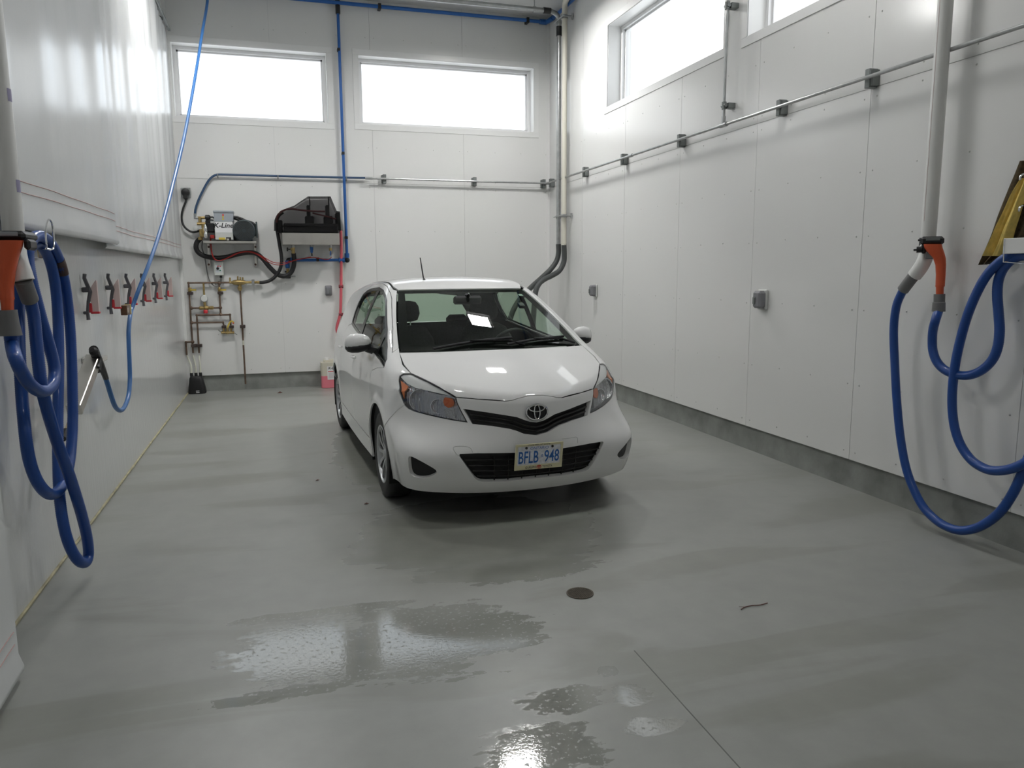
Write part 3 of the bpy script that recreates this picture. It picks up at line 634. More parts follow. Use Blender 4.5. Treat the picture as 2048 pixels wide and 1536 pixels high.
# ---- head lamps
def band(a, b): return np.vstack([a, b[::-1]])
trim_lo = pix([(802, 756), (812.2, 766.2), (828.3, 774.8), (855.2, 781.2), (887.4, 788.7), (910.5, 795)])
hl_topline = np.vstack([HL[2:3], HL[1:2], HL[0:1], HL[:i_in-1:-1]])
amb = pix([(799.6, 760), (804, 762.5), (815, 771.6), (809.5, 780), (807, 790), (806.5, 797.5), (802, 779)])
sig = pix([(886, 797), (889, 794), (903, 797), (907, 805), (905, 812), (895, 816), (887, 811), (884.5, 804)])
lens2 = pix([(885, 818), (906, 817), (908, 836), (890, 832)])
refl_c = pix([(835.5, 799.5)])[0]; refl_n = grad(refl_c[None])[0]
silver = mat('pale_silver_trim', (.78, .78, .75), .3, 0, .8); amber = mat('amber_reflector', (.75, .20, .05), .25, 0, .6); amb2 = mat('amber_bulb', (.55, .12, .03), .3, 0, .4); clearp = mat('clear_prism', (.45, .46, .47), .2, .6, bump=(120, .9, .01))
fac = mat('faceted_reflector', (.88, .88, .9), .08, 1.0, bump=(38, 1.0, .02, (1, 1, .3)))
for sg in (1, -1):
    k = np.array([1, sg, 1.]); hu = inv_sph(HL*k)
    hlo = panel('headlight', inset(dens(hu, .02), .002), [], map_sph, dchrome, .02, off=.030, gap=0, skirt=0)
    panel('lens', hu, [], map_sph, g_lens, .02, off=.001, gap=.001, skirt=0, parent=hlo)
    panel('lamp_rim', hu, [inset(dens(hu, .015), .006)], map_sph, blkg, .015, off=.002, gap=.0015, skirt=.03, parent=hlo)
    panel('silver_cover', inset(dens(inv_sph(band(hl_topline, np.vstack([HL[2:3]*0+trim_lo[0:1], trim_lo[1:]]))*k), .02), .002), [], map_sph, silver, .02, off=.008, gap=0, skirt=.006, parent=hlo)
    panel('side_marker', inv_sph(amb*k), [], map_sph, amber, .01, off=.009, gap=0, skirt=.008, parent=hlo)
    panel('turn_signal', inv_sph(sig*k), [], map_sph, amb2, .01, off=.014, gap=0, skirt=.012, parent=hlo); panel('signal_prism', inv_sph(lens2*k), [], map_sph, clearp, .01, off=.02, gap=0, skirt=.01, parent=hlo)
    c0 = (refl_c-refl_n*.034)*k; ax = np.array([.92, -.33, .05])*k; ax /= np.linalg.norm(ax)
    mb = MB().lathe(c0-ax*.01, ax, [(.012, -.030), (.030, -.024), (.050, -.010), (.064, .010), (.069, .024), (.073, .024), (.073, -.01)], 30, caps=False); obj('reflector_bowl', mb, fac, hlo, local=True)
    obj('bulb_cap', MB().lathe(c0-ax*.01, ax, [(.001, .012), (.014, .010), (.017, .0), (.013, -.03)], 16), chrome, hlo, local=True)
    c1 = pix([(872, 812)])[0]; c1 = (c1-grad(c1[None])[0]*.026)*k
    obj('reflector_bowl', MB().lathe(c1-ax*.005, ax, [(.010, -.022), (.024, -.016), (.036, -.004), (.044, .012), (.047, .012), (.047, -.01)], 26, caps=False), fac, hlo, local=True)
for sg in (1, -1):
    k = np.array([1, sg, 1.]); A_, B_ = HL[i_low], mir(seam_pts)[0]; A2 = map_sph(inv_sph(np.array([A_*.35+B_*.65])))[0]
    l0 = inv_sph(np.vstack([A_, A_*.6+B_*.4, A2, B_])*k); l0 = dens(inv_sph(map_sph(l0)), .03, False); up_ = np.array([0, .014])
    panel('seam_backing', np.vstack([l0-up_, (l0+up_)[::-1]]), [], map_sph, paint, .02, off=.0035, gap=0, skirt=0)
# ---- emblem on the nose
em0 = map_sph(inv_sph(np.array([[.85, 0, .690]])))[0]; emN = np.array([1, 0, .12]); emN /= np.linalg.norm(emN); emU = np.array([-.12, 0, 1.]); emU /= np.linalg.norm(emU); emR = np.array([0, 1., 0])
emb = thing('emblem', None, None); emb.parent = car
def ell(a, b, cy, r, seg=40, taper=None):
    t = np.linspace(0, 2*math.pi, seg+1); 
    return em0+emN*.014+np.outer(a*np.cos(t), emR)+np.outer(b*np.sin(t)+cy, emU)-np.outer((a*np.cos(t))**2*.55, [1, 0, 0])
bpy.data.objects.remove(emb)
disc = np.array([em0+emN*.006+emR*.068*math.cos(t)+emU*.047*math.sin(t)-np.array([.55*(.068*math.cos(t))**2, 0, 0]) for t in np.linspace(0, 2*math.pi, 36, endpoint=False)])
emo = obj('emblem', MB().prism(disc, -emN*.02), blkg, car, local=True); emo['label'] = 'chrome oval emblem of interlaced ellipses'
obj('emblem_ring', MB().tube(ell(.070, .049, 0, 0), .0065, 8, False), chrome, emo, local=True)
obj('emblem_ring', MB().tube(ell(.050, .0205, .0245, 0), .0048, 8, False), chrome, emo, local=True)
obj('emblem_ring', MB().tube(ell(.0185, .044, .001, 0), .0048, 8, False), chrome, emo, local=True)
# ---- number plate with its dealer frame
PLX = .885; pc = np.array([PLX, .0, .4215]); pR = np.array([.0, 1, 0]); pR = np.array([math.sin(math.radians(0)), 1, -.006]); pU = np.array([.03, .055, 1.]); pU /= np.linalg.norm(pU); pN = np.cross(pR, pU); pN /= np.linalg.norm(pN)
pax = np.array([pN, pR/np.linalg.norm(pR), pU])
plate_w = mat('plate_enamel', (.74, .76, .80), .4, noise=(60, .15)); plate_b = mat('plate_blue', (.03, .13, .42), .4); cream = mat('cream_plate_frame', (.70, .66, .44), .4); ink = mat('black_ink', (.015, .015, .015), .5); redk = mat('red_print', (.60, .05, .04), .45); whitep = mat('white_plastic', (.75, .75, .74), .4)
pl = obj('license_plate', MB().obox(pc, pax, (.003, .150, .0755), .001), plate_w, car, local=True); pl['label'] = 'blue on white number plate'
fo = MB()
for (y0, y1, z0, z1) in ((-.157, .157, .066, .081), (-.157, .157, -.081, -.052), (-.157, -.141, -.06, .07), (.141, .157, -.06, .07)):
    fo.obox(pc+pR*(y0+y1)/2+pU*(z0+z1)/2+pN*.003, pax, (.004, (y1-y0)/2, (z1-z0)/2), .001)
obj('plate_frame', fo, cream, pl, local=True)
def ptext(nm, s, y, z, w, h, m, off=.0085, **k): return obj(nm, place_text(MB(), s, pc+pR*y+pU*z+pN*off, pR, pU, width=w, height=h, **k), m, pl, smooth=0, local=True)
ptext('plate_number', 'BFLB', -.068, -.003, .130, .076, plate_b, .0045, bold=.012); ptext('plate_number', '948', .085, -.003, .098, .076, plate_b, .0045, bold=.012)
ptext('crown_mark', '\u00b1', .020, .002, .016, .02, plate_b, .0045); ptext('province_name', 'ONTARIO', .0, .052, .12, .017, plate_b, .0045)
ptext('frame_slogan', 'COME FEEL AT HOME', -.005, .0735, .15, .008, ink); ptext('dealer_name', 'GUELPH', -.054, -.067, .068, .014, ink, bold=.01); ptext('dealer_name', 'TOYOTA', .058, -.067, .066, .014, ink, bold=.01)
dm = MB()
for a, b, cy in ((.015, .0105, 0), (.010, .0045, .004), (.004, .0095, 0)):
    t = np.linspace(0, 2*math.pi, 25); dm.tube(pc+pN*.0088+np.outer(a*np.cos(t)+.002, pR)+np.outer(b*np.sin(t)+cy-.067, pU), .0014, 5, False)
obj('dealer_mark', dm, redk, pl, local=True)
for y in (-.086, .086): obj('plate_screw', MB().lathe(pc+pR*y+pU*.056+pN*.003, pN, [(.008, 0), (.008, .004), (.001, .006)], 12), blk, pl, local=True)
# ---- wheels
tyre_m = mat('tyre_rubber', (.018, .018, .019), .62, bump=(60, .3, .004)); alloy = mat('silver_wheel', (.52, .53, .54), .3, .75); well = mat('wheel_well', (.01, .01, .01), .9)
def wheel(cx, sg):
    c = np.array([cx, sg*.735, .302]); a = np.array([0, sg, 0.])
    prof = [(.195, -.085), (.23, -.092), (.262, -.092), (.286, -.084), (.298, -.07), (.3015, -.04), (.302, 0), (.3015, .04), (.298, .07), (.286, .084), (.262, .092), (.23, .092), (.202, .085), (.195, .075)]
    w = obj('wheel', MB().lathe(c, a, prof, 48, True), tyre_m, car, local=True); w['label'] = 'black tyre on silver multi-spoke wheel'
    obj('rim', MB().lathe(c, a, [(.204, .082), (.200, .088), (.193, .086), (.186, .070), (.180, .02), (.178, -.08), (.190, -.085)], 48, caps=False), alloy, w, local=True)
    obj('brake_disc', MB().lathe(c, a, [(.06, .01), (.13, .01), (.13, -.01)], 30), mat('brake_steel', (.12, .12, .12), .5, .8), w, local=True)
    obj('wheel_back', MB().lathe(c, a, [(.001, -.03), (.182, -.03)], 30), well, w, local=True)
    obj('hub', MB().lathe(c, a, [(.001, .074), (.030, .073), (.036, .066), (.05, .055), (.055, .03)], 24, caps=False), alloy, w, local=True)
    for k in range(10):
        t = 2*math.pi*k/10; d = np.array([math.cos(t), 0, math.sin(t)]); q = np.array([-math.sin(t), 0, math.cos(t)])
        V = []
        for r, hw, dz, th in ((.04, .013, .062, .02), (.11, .012, .074, .018), (.19, .019, .078, .016)):
            for s1, s2 in ((-1, 0), (1, 0), (1, -1), (-1, -1)): V.append(c+d*r+q*hw*s1*(1 if s2 == 0 else .7)+a*(dz+s2*th))
        F = [(0, 3, 2, 1), (8, 9, 10, 11)]
        for i in (0, 4):
            for j in range(4): F.append((i+j, i+(j+1) % 4, i+4+(j+1) % 4, i+4+j))
        obj('spoke', MB().raw(V, F), alloy, w, 20, local=True)
for cx in (0, -2.51):
    for sg in (-1, 1):
        wheel(cx, sg)
        V, F = [], []; n = 20
        for i, t in enumerate(np.linspace(-.35, math.pi+.35, n)):
            for yy in (.50, .835 if cx == 0 else .825): V.append((cx+.362*math.cos(t), sg*yy, .305+.362*math.sin(t)))
        for i in range(n-1): F.append((2*i, 2*i+1, 2*i+3, 2*i+2))
        F.append(tuple(range(0, 2*n, 2)))
        obj('wheel_well', MB().raw(V, F), well, car, local=True)
obj('underbody', MB().box((-2.85, -.62, .17), (.62, .62, .26), .02).box((-2.1, -.76, .2), (-.42, .76, .30), .02), well, car, local=True)
# ---- door mirrors
def mirror_part(sg):
    V = []; F = []; rows = []
    prof = [(0.0, .10), (.12, .60), (.30, .86), (.55, 1.0), (.78, .95), (.92, .72), (1.0, .25)]
    for t, k in prof:
        y = .800+.188*t; zc = 1.045-.012*t; xc = -.44-.045*t**2; ring = []
        for a in np.linspace(0, 2*math.pi, 18, endpoint=False):
            ring.append((xc+.055*k*math.cos(a)*(1.25 if math.cos(a) > 0 else .55), sg*y, zc+.070*k*math.sin(a)*(.85 if math.sin(a) < 0 else 1)))
        rows.append(ring)
    n = 18; V = [p for r in rows for p in r]; F = [(i*n+j, i*n+(j+1) % n, (i+1)*n+(j+1) % n, (i+1)*n+j) for i in range(len(rows)-1) for j in range(n)]; F += [tuple(range(n))[::-1], tuple(range((len(rows)-1)*n, len(rows)*n))]
    if sg < 0: F = [f[::-1] for f in F]
    o = obj('door_mirror', MB().raw(V, F), paint, car, 60, local=True)
    # black lower shell and foot
    rows = []
    for t, k in prof:
        y = .795+.190*t; zc = 1.016-.012*t; xc = -.442-.045*t**2
        rows.append([(xc+.057*k*math.cos(a)*(1.25 if math.cos(a) > 0 else .6), sg*y, zc+.045*k*math.sin(a)) for a in np.linspace(0, 2*math.pi, 18, endpoint=False)])
    V = [p for r in rows for p in r]
    obj('mirror_base', MB().raw(V, F).tube([(-.46, sg*.83, 1.0), (-.43, sg*.79, .985), (-.40, sg*.745, .975)], .03, 10, radii=[.035, .034, .04]), blk, o, local=True)
    obj('mirror_glass', MB().obox((-.482, sg*.895, 1.035), np.eye(3), (.003, .075, .045), .002), chrome, o, local=True)
for sg in (-1, 1): mirror_part(sg)
# ---- wipers, antenna, door handles
def on_ws(X, y, off): p = map_top(np.array([[X, y]])); return (p+grad(p)*off)[0]
for (y0, y1, x0, x1) in ((-.46, .13, .085, .02), (.06, .56, .12, -.055)):
    q = [on_ws(x0+(x1-x0)*t, y0+(y1-y0)*t, .016) for t in np.linspace(0, 1, 12)]; wo = obj('wiper', MB().tube(q, .009, 6), blk, car, local=True)
    piv = on_ws(.135-.3*(y1+.06)**2, y1+.06, .012); obj('wiper_arm', MB().tube([piv, (np.array(piv)+q[8])/2+[0, 0, .012], np.array(q[5])+[0, 0, .008]], .008, 6), blkg, wo, local=True)
an = map_top(np.array([[-1.0, -.20]]))[0]
dpx = M_CAR@ray(848, 553); tt = (-1.05-CAM_C[0])/dpx[0]; an = map_top(np.array([[-1.05, (CAM_C+dpx*tt)[1]]]))[0]
obj('antenna', MB().tube([an, an+[-.02, 0, .01], an+[-.075, -.012, .18]], .005, 8, radii=[.012, .006, .004]), blk, car, local=True)
for sg in (-1, 1):
    for xx in (-1.08, -2.02):
        p = sidept([(xx, .86), (xx-.06, .862), (xx-.12, .86)])*[1, sg, 1]; p = p+np.array([0, sg, 0])*np.array([[.004], [.026], [.004]]); obj('door_handle', MB().tube(spline(p, .01), .011, 8), paint, car, local=True)
# ---- cabin: dashboard, wheel, seats, mirror, paper
V = []; prof = [(.02, .90), (-.10, .985), (-.22, 1.0), (-.36, .985), (-.47, .94), (-.52, .86), (-.50, .70), (-.40, .5)]
ys = np.linspace(-.66, .66, 13)
for y in ys:
    for x, z in prof: V.append((x-.10*y*y*(x > -.3), y, z-.05*y*y+(.035*math.exp(-((y-.36)/.2)**2) if -.45 < x < -.2 else 0)))
n = len(prof); F = [(i*n+j, i*n+j+1, (i+1)*n+j+1, (i+1)*n+j) for i in range(12) for j in range(n-1)]
dash_m = mat('dashboard_vinyl', (.03, .031, .032), .6); seat_m = mat('seat_fabric', (.06, .06, .062), .9, noise=(80, .25))
obj('dashboard', MB().raw(V, F), dash_m, car, local=True)
sw = np.array([-.62, .36, .93]); swn = np.array([-.9, 0, .45]); swn /= np.linalg.norm(swn); su = np.array([.45, 0, .9]); su /= np.linalg.norm(su)
t = np.linspace(0, 2*math.pi, 33); st = obj('steering_wheel', MB().tube(sw+np.outer(.18*np.cos(t), [0, 1, 0])+np.outer(.18*np.sin(t), su), .014, 8, False), dash_m, car, local=True)
obj('steering_hub', MB().obox(sw, np.array([swn, [0, 1, 0], su]), (.03, .07, .06), .02).obox(sw, np.array([swn, [0, 1, 0], su]), (.012, .17, .02), .01).tube([sw, sw-swn*.25], .04, 10), dash_m, st, local=True)
def cushion(mb, c, h, tilt=0.0, bev=.05):
    ct, st_ = math.cos(tilt), math.sin(tilt); return mb.obox(c, np.array([[ct, 0, st_], [0, 1, 0], [-st_, 0, ct]]), h, bev)
for sg in (-1, 1):
    s = obj('front_seat', cushion(MB(), (-1.02, sg*.36, .52), (.26, .24, .09), .12), seat_m, car, 60, local=True)
    mb = MB(); rows = []
    for z, w, d, x in ((.55, .22, .07, -1.22), (.68, .245, .085, -1.25), (.85, .25, .09, -1.30), (.98, .235, .085, -1.34), (1.06, .19, .07, -1.365), (1.09, .13, .04, -1.37)):
        rows.append([(x+d*math.copysign(abs(math.cos(a))**.6, math.cos(a)), sg*.36+w*math.copysign(abs(math.sin(a))**.6, math.sin(a)), z) for a in np.linspace(0, 2*math.pi, 20, endpoint=False)])
    n = 20; mb.raw([p for r in rows for p in r], [(i*n+j, i*n+(j+1) % n, (i+1)*n+(j+1) % n, (i+1)*n+j) for i in range(5) for j in range(n)]+[tuple(range(100, 120))]); obj('seat_back', mb, seat_m, s, 60, local=True)
    mb = MB(); rows = []
    for z, w, d in ((1.12, .07, .03), (1.135, .115, .05), (1.19, .135, .058), (1.255, .125, .052), (1.29, .10, .036), (1.30, .05, .02)):
        rows.append([(-1.39+d*math.cos(a), sg*.36+w*math.copysign(abs(math.sin(a))**.7, math.sin(a)), z) for a in np.linspace(0, 2*math.pi, 20, endpoint=False)])
    mb.raw([p for r in rows for p in r], [(i*n+j, i*n+(j+1) % n, (i+1)*n+(j+1) % n, (i+1)*n+j) for i in range(5) for j in range(n)]+[tuple(range(100, 120)), tuple(range(20))[::-1]]); obj('headrest', mb, seat_m, s, 60, local=True)
    for dy in (-.05, .05): obj('headrest_post', MB().cyl((-1.385, sg*.36+dy, 1.05), (-1.39, sg*.36+dy, 1.16), .006, 8), chrome, s, local=True)
rs_ = obj('rear_seat', cushion(cushion(MB(), (-1.95, 0, .55), (.25, .60, .09), .12), (-2.25, 0, .80), (.07, .62, .26), -.25), seat_m, car, 60, local=True)
for y in (-.36, .36): obj('headrest', cushion(MB(), (-2.32, y, 1.07), (.04, .11, .05), -.1, .035), seat_m, rs_, 60, local=True)
obj('parcel_shelf', MB().obox((-2.58, 0, .99), np.eye(3), (.24, .60, .012), .005), dark_int, car, local=True)
obj('cabin_floor', MB().box((-2.8, -.7, .27), (.0, .7, .31)), dark_int, car, local=True)
obj('firewall', MB().box((-.08, -.70, .3), (-.04, .70, .90)), dark_int, car, local=True)
rm = obj('rearview_mirror', MB().obox((-.66, 0, 1.325), np.array([[.98, 0, -.17], [0, 1, 0], [.17, 0, .98]]), (.018, .115, .033), .014), blk, car, local=True); obj('mirror_stalk', MB().tube([(-.66, 0, 1.33), (-.63, 0, 1.365), on_ws(-.70, 0, -.004)], .012, 8), blk, rm, local=True)
obj('sun_visor', MB().obox((-.93, -.30, 1.405), np.eye(3), (.08, .2, .01), .006).obox((-.93, .30, 1.405), np.eye(3), (.08, .2, .01), .006), headl, car, local=True)
pw = np.array([(-.03, .27, .995), (-.05, .60, .985), (-.20, .58, 1.012), (-.17, .30, 1.016)]); obj('paper_sheet', MB().prism(pw, (0, 0, .002)), mat('paper_white', (.8, .8, .78), .7), car, local=True)
# ---- small marks: bumper cover outlines, windscreen sticker and tag
line_m = mat('panel_line_grey', (.25, .25, .25), .6)
def surf_line(px, nm): q = pix(px); q = spline(q, .008); q = map_sph(inv_sph(q)); obj(nm, MB().tube(q+grad(q)*.0004, .0009, 5), line_m, car, local=True)
surf_line([(921, 914), (914, 909), (908, 901), (906.5, 896), (911, 893), (925, 892.3), (936, 893.8), (942, 897.5), (945.5, 905)], 'tow_cover_line'); surf_line([(1124, 878), (1140, 876), (1152, 874), (1155, 877), (1155.5, 886)], 'plate_mount_line')
for (px, py, w, h, off, m, nm) in ((1044.5, 588.5, .03, .016, .006, mat('pale_sticker', (.55, .68, .60), .5), 'windshield_sticker'), (1043.5, 606, .022, .030, .022, blk, 'windshield_tag')):
    c = pix([(px, py)])[0]; n_ = grad(c[None])[0]; u_2 = np.cross(n_, [0, 1., 0]); u_2 /= np.linalg.norm(u_2); obj(nm, MB().obox(c-n_*off, np.array([n_, np.cross(u_2, n_), u_2]), (.001 if off < .01 else .012, w, h), .0005), m, car, local=True)
# =================================================================== equipment on the back wall
def B(px, py, off=0.0): return on_y(px, py, YB-off)
ex, ey, ez = np.array([1., 0, 0]), np.array([0, 1., 0]), np.array([0, 0, 1.])
def bbox_px(mb, p0, p1, d0, d1, bev=.003, ref=None):
    """box on the back wall whose front face (at offset d1) spans two pixels"""
    a, b = B(*p0, d1), B(*p1, d1); return mb.box((a[0], YB-d1, b[2]), (b[0], YB-d0, a[2]), bev)
steel = mat('stainless_steel', (.66, .64, .60), .30, 1.0, noise=(3, .12)); galv = mat('galvanised_steel', (.42, .43, .43), .38, .9, noise=(14, .15)); brass = mat('aged_brass', (.42, .31, .13), .38, .9, noise=(30, .25))
copper = mat('tarnished_copper', (.16, .11, .08), .48, .6, noise=(14, .3)); blk_rub = mat('black_rubber', (.014, .014, .015), .5); grey_box = mat('grey_enclosure', (.32, .35, .38), .4); dk_motor = mat('dark_green_motor', (.05, .065, .07), .45, .2)
blue_pipe_m = mat('blue_anodised_pipe', (.02, .10, .33), .35, .2); hose_db = mat('dark_blue_hose', (.03, .07, .14), .45); red_hose = mat('red_hose', (.42, .03, .025), .45); pink_hose = mat('pink_hose', (.62, .10, .13), .35, 0, .3)
grey_pl = mat('grey_plastic', (.20, .20, .215), .5); lgrey = mat('light_grey_plastic', (.55, .56, .54), .45); yel = mat('yellow_plastic', (.60, .45, .06), .5); greenp = mat('green_button', (.03, .22, .10), .4); strut_m = mat('strut_steel_grey', (.20, .215, .21), .5, .5); clear_t = mat('clear_tubing', (.62, .62, .52), .25, 0, .4)
# outlet and cord
single('wall_outlet', bbox_px(bbox_px(MB(), (361, 375), (382, 396), 0, .03, .006), (364, 378.5), (379, 392.5), .03, .042, .006), galv, 'grey square power outlet high on the back wall behind the blue hose', 'outlet')
c = thing('power_cord', 'black power cord plugged into the grey outlet and looping to the pump', 'cord', B(371, 385, .05))
obj('plug', MB().lathe(B(371.5, 385, .042), -ey, [(.048, 0), (.052, .02), (.045, .05), (.02, .06)], 18).obox(B(371.5, 391, .07), np.eye(3), (.028, .028, .05), .012), blk_rub, c)
obj('cable', MB().tube(spline([B(*p, .06) for p in [(372, 392), (372, 402), (367, 415), (363.5, 430), (365, 446), (372, 457), (384, 464), (394, 463), (401, 460)]], .02), .013, 8), blk_rub, c)
# shelf
sh = thing('pump_shelf', 'stainless shelf bracket carrying the pressure pump', 'shelf', B(460, 484, 0))
obj('shelf_plate', bbox_px(MB(), (406, 481.5), (513, 487), 0, .30, .004), steel, sh)
for x0 in (414, 507): obj('bracket', bbox_px(MB(), (x0, 486), (x0+7.5, 534), 0, .035, .003), steel, sh)
for x0 in (417.5, 511):
    for yy in (494, 529): obj('bolt', MB().lathe(B(x0, yy, .035), -ey, [(.014, 0), (.014, .01), (.006, .016)], 8), mat('rusty_bolt', (.12, .07, .05), .6, .5), sh)
# pump
pu = thing('pressure_pump', 'grey boxed pressure pump with round motor and brass head on the wall shelf', 'pump', B(455, 481, .17))
a, b = B(426.5, 423, .24), B(467.5, 443, .24); hw = (b[0]-a[0])/2; cx = (a[0]+b[0])/2
V = []
for yy in (YB-.24, YB-.06):
    for (sx, zz) in ((-.94, b[2]), (.94, b[2]), (1.0, a[2]), (-1.0, a[2])): V.append((cx+sx*hw, yy, zz))
obj('controller_box', MB().raw(V, [(0, 1, 2, 3), (7, 6, 5, 4), (0, 4, 5, 1), (1, 5, 6, 2), (2, 6, 7, 3), (3, 7, 4, 0)]), grey_box, pu, 0)
obj('controller_lid', MB().box((cx-hw*1.03, YB-.25, a[2]-.012), (cx+hw*1.03, YB-.05, a[2]+.012), .004), grey_box, pu)
cov = obj('pump_cover', bbox_px(MB(), (428.5, 443), (467, 480), .05, .255, .005), lgrey, pu)
obj('label_panel', bbox_px(MB(), (429, 444), (466.5, 465), .255, .2565, .0005), mat('label_white', (.74, .74, .74), .35), cov)
obj('lettering', place_text(MB(), 'K-Line', B(447.3, 450.8, .2575), ex, ez, width=.232, height=.062, shear=.25, bold=.022), ink, cov, 0)
obj('lettering', place_text(MB(), 'HIGH PRESSURE PUMP'[:0]+'www.kline', B(448, 460.5, .2575), ex, ez, width=.125, height=.011), ink, cov, 0) if False else None
obj('small_print', MB().box(B(440, 460, .2573), B(457.5, 461.3, .2577)), mat('grey_print', (.2, .2, .22), .5), cov, 0)
for (x, y, m) in ((446, 430, redk), (446, 434, yel), (446, 438.5, yel)): obj('warning_sticker', bbox_px(MB(), (x-1.8, y-1.6), (x+1.8, y+1.6), .2405, .2425, .0004), m, pu)
obj('yellow_sticker', bbox_px(MB(), (437.5, 475), (450.5, 479.5), .255, .257, .0005), yel, cov); obj('cover_cutout', bbox_px(MB(), (452, 474.5), (462.5, 480), .254, .257, .0005), blk, cov); obj('foot_bolt', MB().cyl(B(456, 481, .26), B(456, 477, .26), .02, 10), steel, cov)
mc = B(488, 461.5, .25); mot = obj('motor', MB().lathe(mc, -ey, [(.12, -.22), (.132, -.2), (.132, -.03), (.137, -.02), (.137, .01), (.126, .02)], 36), dk_motor, pu)
fg = MB()
for r in np.linspace(.03, .118, 6): fg.lathe(mc-ey*.022, -ey, [(r-.004, 0), (r-.004, .006), (r+.004, .006), (r+.004, 0)], 30, True)
for k in range(12): t = 2*math.pi*k/12; d = ex*math.cos(t)+ez*math.sin(t); fg.tube([mc-ey*.026+d*.03, mc-ey*.026+d*.124], .003, 5)
obj('fan_guard', fg, mat('fan_guard_dark', (.03, .034, .036), .5), mot)
obj('motor_feet', bbox_px(MB(), (472, 477), (505, 481.5), .05, .24, .004), dk_motor, mot)
obj('terminal_box', bbox_px(bbox_px(MB(), (502, 446), (512, 472), .06, .2, .008), (511, 443), (515.5, 475.5), .05, .22, .006), dk_motor, pu)
obj('motor_cable', MB().tube(spline([B(*p, .2) for p in [(467, 434), (474, 434.5), (484, 438), (492, 442), (503, 445), (509, 449)]], .02), .016, 8).tube(spline([B(*p, .17) for p in [(467, 437), (480, 441), (497, 444), (508, 455)]], .02), .012, 8), blk_rub, pu)
ph = obj('pump_head', bbox_px(bbox_px(bbox_px(MB(), (398, 458), (409, 474), .1, .24, .012), (405, 447), (412, 470), .08, .2, .01), (396, 433), (403, 447), .13, .19, .008).tube([B(394, 447.5, .18), B(412, 447.5, .18)], .02, 10).tube([B(395, 435.5, .17), B(412, 435.5, .17)], .017, 10).tube([B(401, 474, .17), B(401, 480, .17)], .028, 10), brass, pu)
obj('pump_block', bbox_px(bbox_px(MB(), (412, 446), (429, 464), .06, .23, .01), (410, 440), (420, 452), .1, .22, .01), blk, pu)
for (x, y0, y1, r) in ((412, 453, 476, .026), (407, 455, 470, .018)): obj('valve', MB().lathe(B(x, y1, .25), ez, [(r*.6, 0), (r, .02), (r, .06), (r*.7, .075), (r, .09), (r, .13), (r*.3, (y1-y0)*.0073)], 14), chrome if x == 412 else brass, ph)
obj('pressure_gauge', MB().lathe(B(391.5, 457, .2), -ey, [(.03, 0), (.03, .03), (.024, .034)], 18), lgrey, ph); obj('red_fittings', bbox_px(MB(), (420, 470), (429, 477), .1, .2, .006), red_hose, pu)
obj('outlet_elbow', MB().tube([B(390, 427, .2), B(390, 436, .2), B(396, 436, .2)], .016, 10), galv, pu); obj('black_knob', MB().lathe(B(415, 435, .2), ex, [(.02, -.03), (.034, -.02), (.034, .02), (.02, .035)], 14), blk, pu)
obj('side_tube', MB().tube(spline([B(*p, .19) for p in [(418, 435), (424, 434), (428, 436)]], .02), .01, 8).tube(spline([B(*p, .21) for p in [(412, 443), (420, 440), (427, 441)]], .02), .009, 8), blk_rub, pu)
# switch box under the shelf
cb = thing('switch_box', 'pale grey switch box with dial under the pump shelf', 'switch box', B(437, 550, 0))
obj('box_body', bbox_px(MB(), (427, 523.5), (447.5, 551), 0, .10, .008), mat('pale_grey_box', (.60, .62, .59), .4), cb); obj('box_label', bbox_px(MB(), (430.5, 530), (444, 545), .10, .1015, .0005), mat('label_pale', (.66, .70, .74), .4), cb)
obj('dial', MB().lathe(B(435.5, 537, .10), -ey, [(.017, 0), (.017, .018), (.004, .02)], 14), blk, cb)
for (x, y, m) in ((436, 532.5, redk), (440.5, 532.5, redk), (440.5, 541, greenp)): obj('indicator', MB().lathe(B(x, y, .10), -ey, [(.009, 0), (.009, .006), (.002, .009)], 10), m, cb)
obj('cable_gland', MB().cyl(B(442, 550, .05), B(442, 555.5, .05), .016, 10), blk, cb)
single('control_cable', MB().tube(spline([B(*p, .04) for p in [(442, 555), (442, 562), (440, 570), (434, 573), (426, 570), (419, 561), (415, 547), (412, 530), (409, 512), (404, 496), (405, 482)]], .02), .0075, 7), mat('grey_cable', (.16, .16, .155), .5), 'thin grey cable looping from the pump down to the switch box', 'cable')
# hoses and lines
single('suction_hose', MB().tube(spline([B(*p, .10) for p in [(401, 477), (394, 484), (392, 494), (396, 504), (406, 511), (420, 514.5), (437, 516), (456, 513.5), (477, 508), (497, 505), (513, 507.5), (526, 518), (540, 535), (554, 548), (567, 552.5), (579, 548), (586, 537), (588.5, 522), (587, 506)]], .02), .030, 12), blk_rub, 'thick black hose sagging from the pump to the brass tank valve', 'hose')
single('chemical_hose', MB().tube(spline([B(*p, .12) for p in [(553, 440), (553, 452), (555, 465), (559, 489), (562.5, 510), (563, 525), (559, 541), (549.5, 554), (540, 561), (528, 564.5), (519, 565)]], .02), .022, 12), blk_rub, 'black hose dropping from the smoked tank cover to the copper manifold', 'hose')
single('pressure_hose', MB().tube(spline([B(*p, .05) for p in [(390, 430), (391, 418), (397, 400), (406, 381), (416, 363), (424, 354), (433, 349.5), (446, 349), (500, 350.5), (556, 352), (640, 354), (690, 355.2), (733, 355.8)]], .03), .014, 10), hose_db, 'dark blue hose running from the pump up along the wall to the steel rail', 'hose')
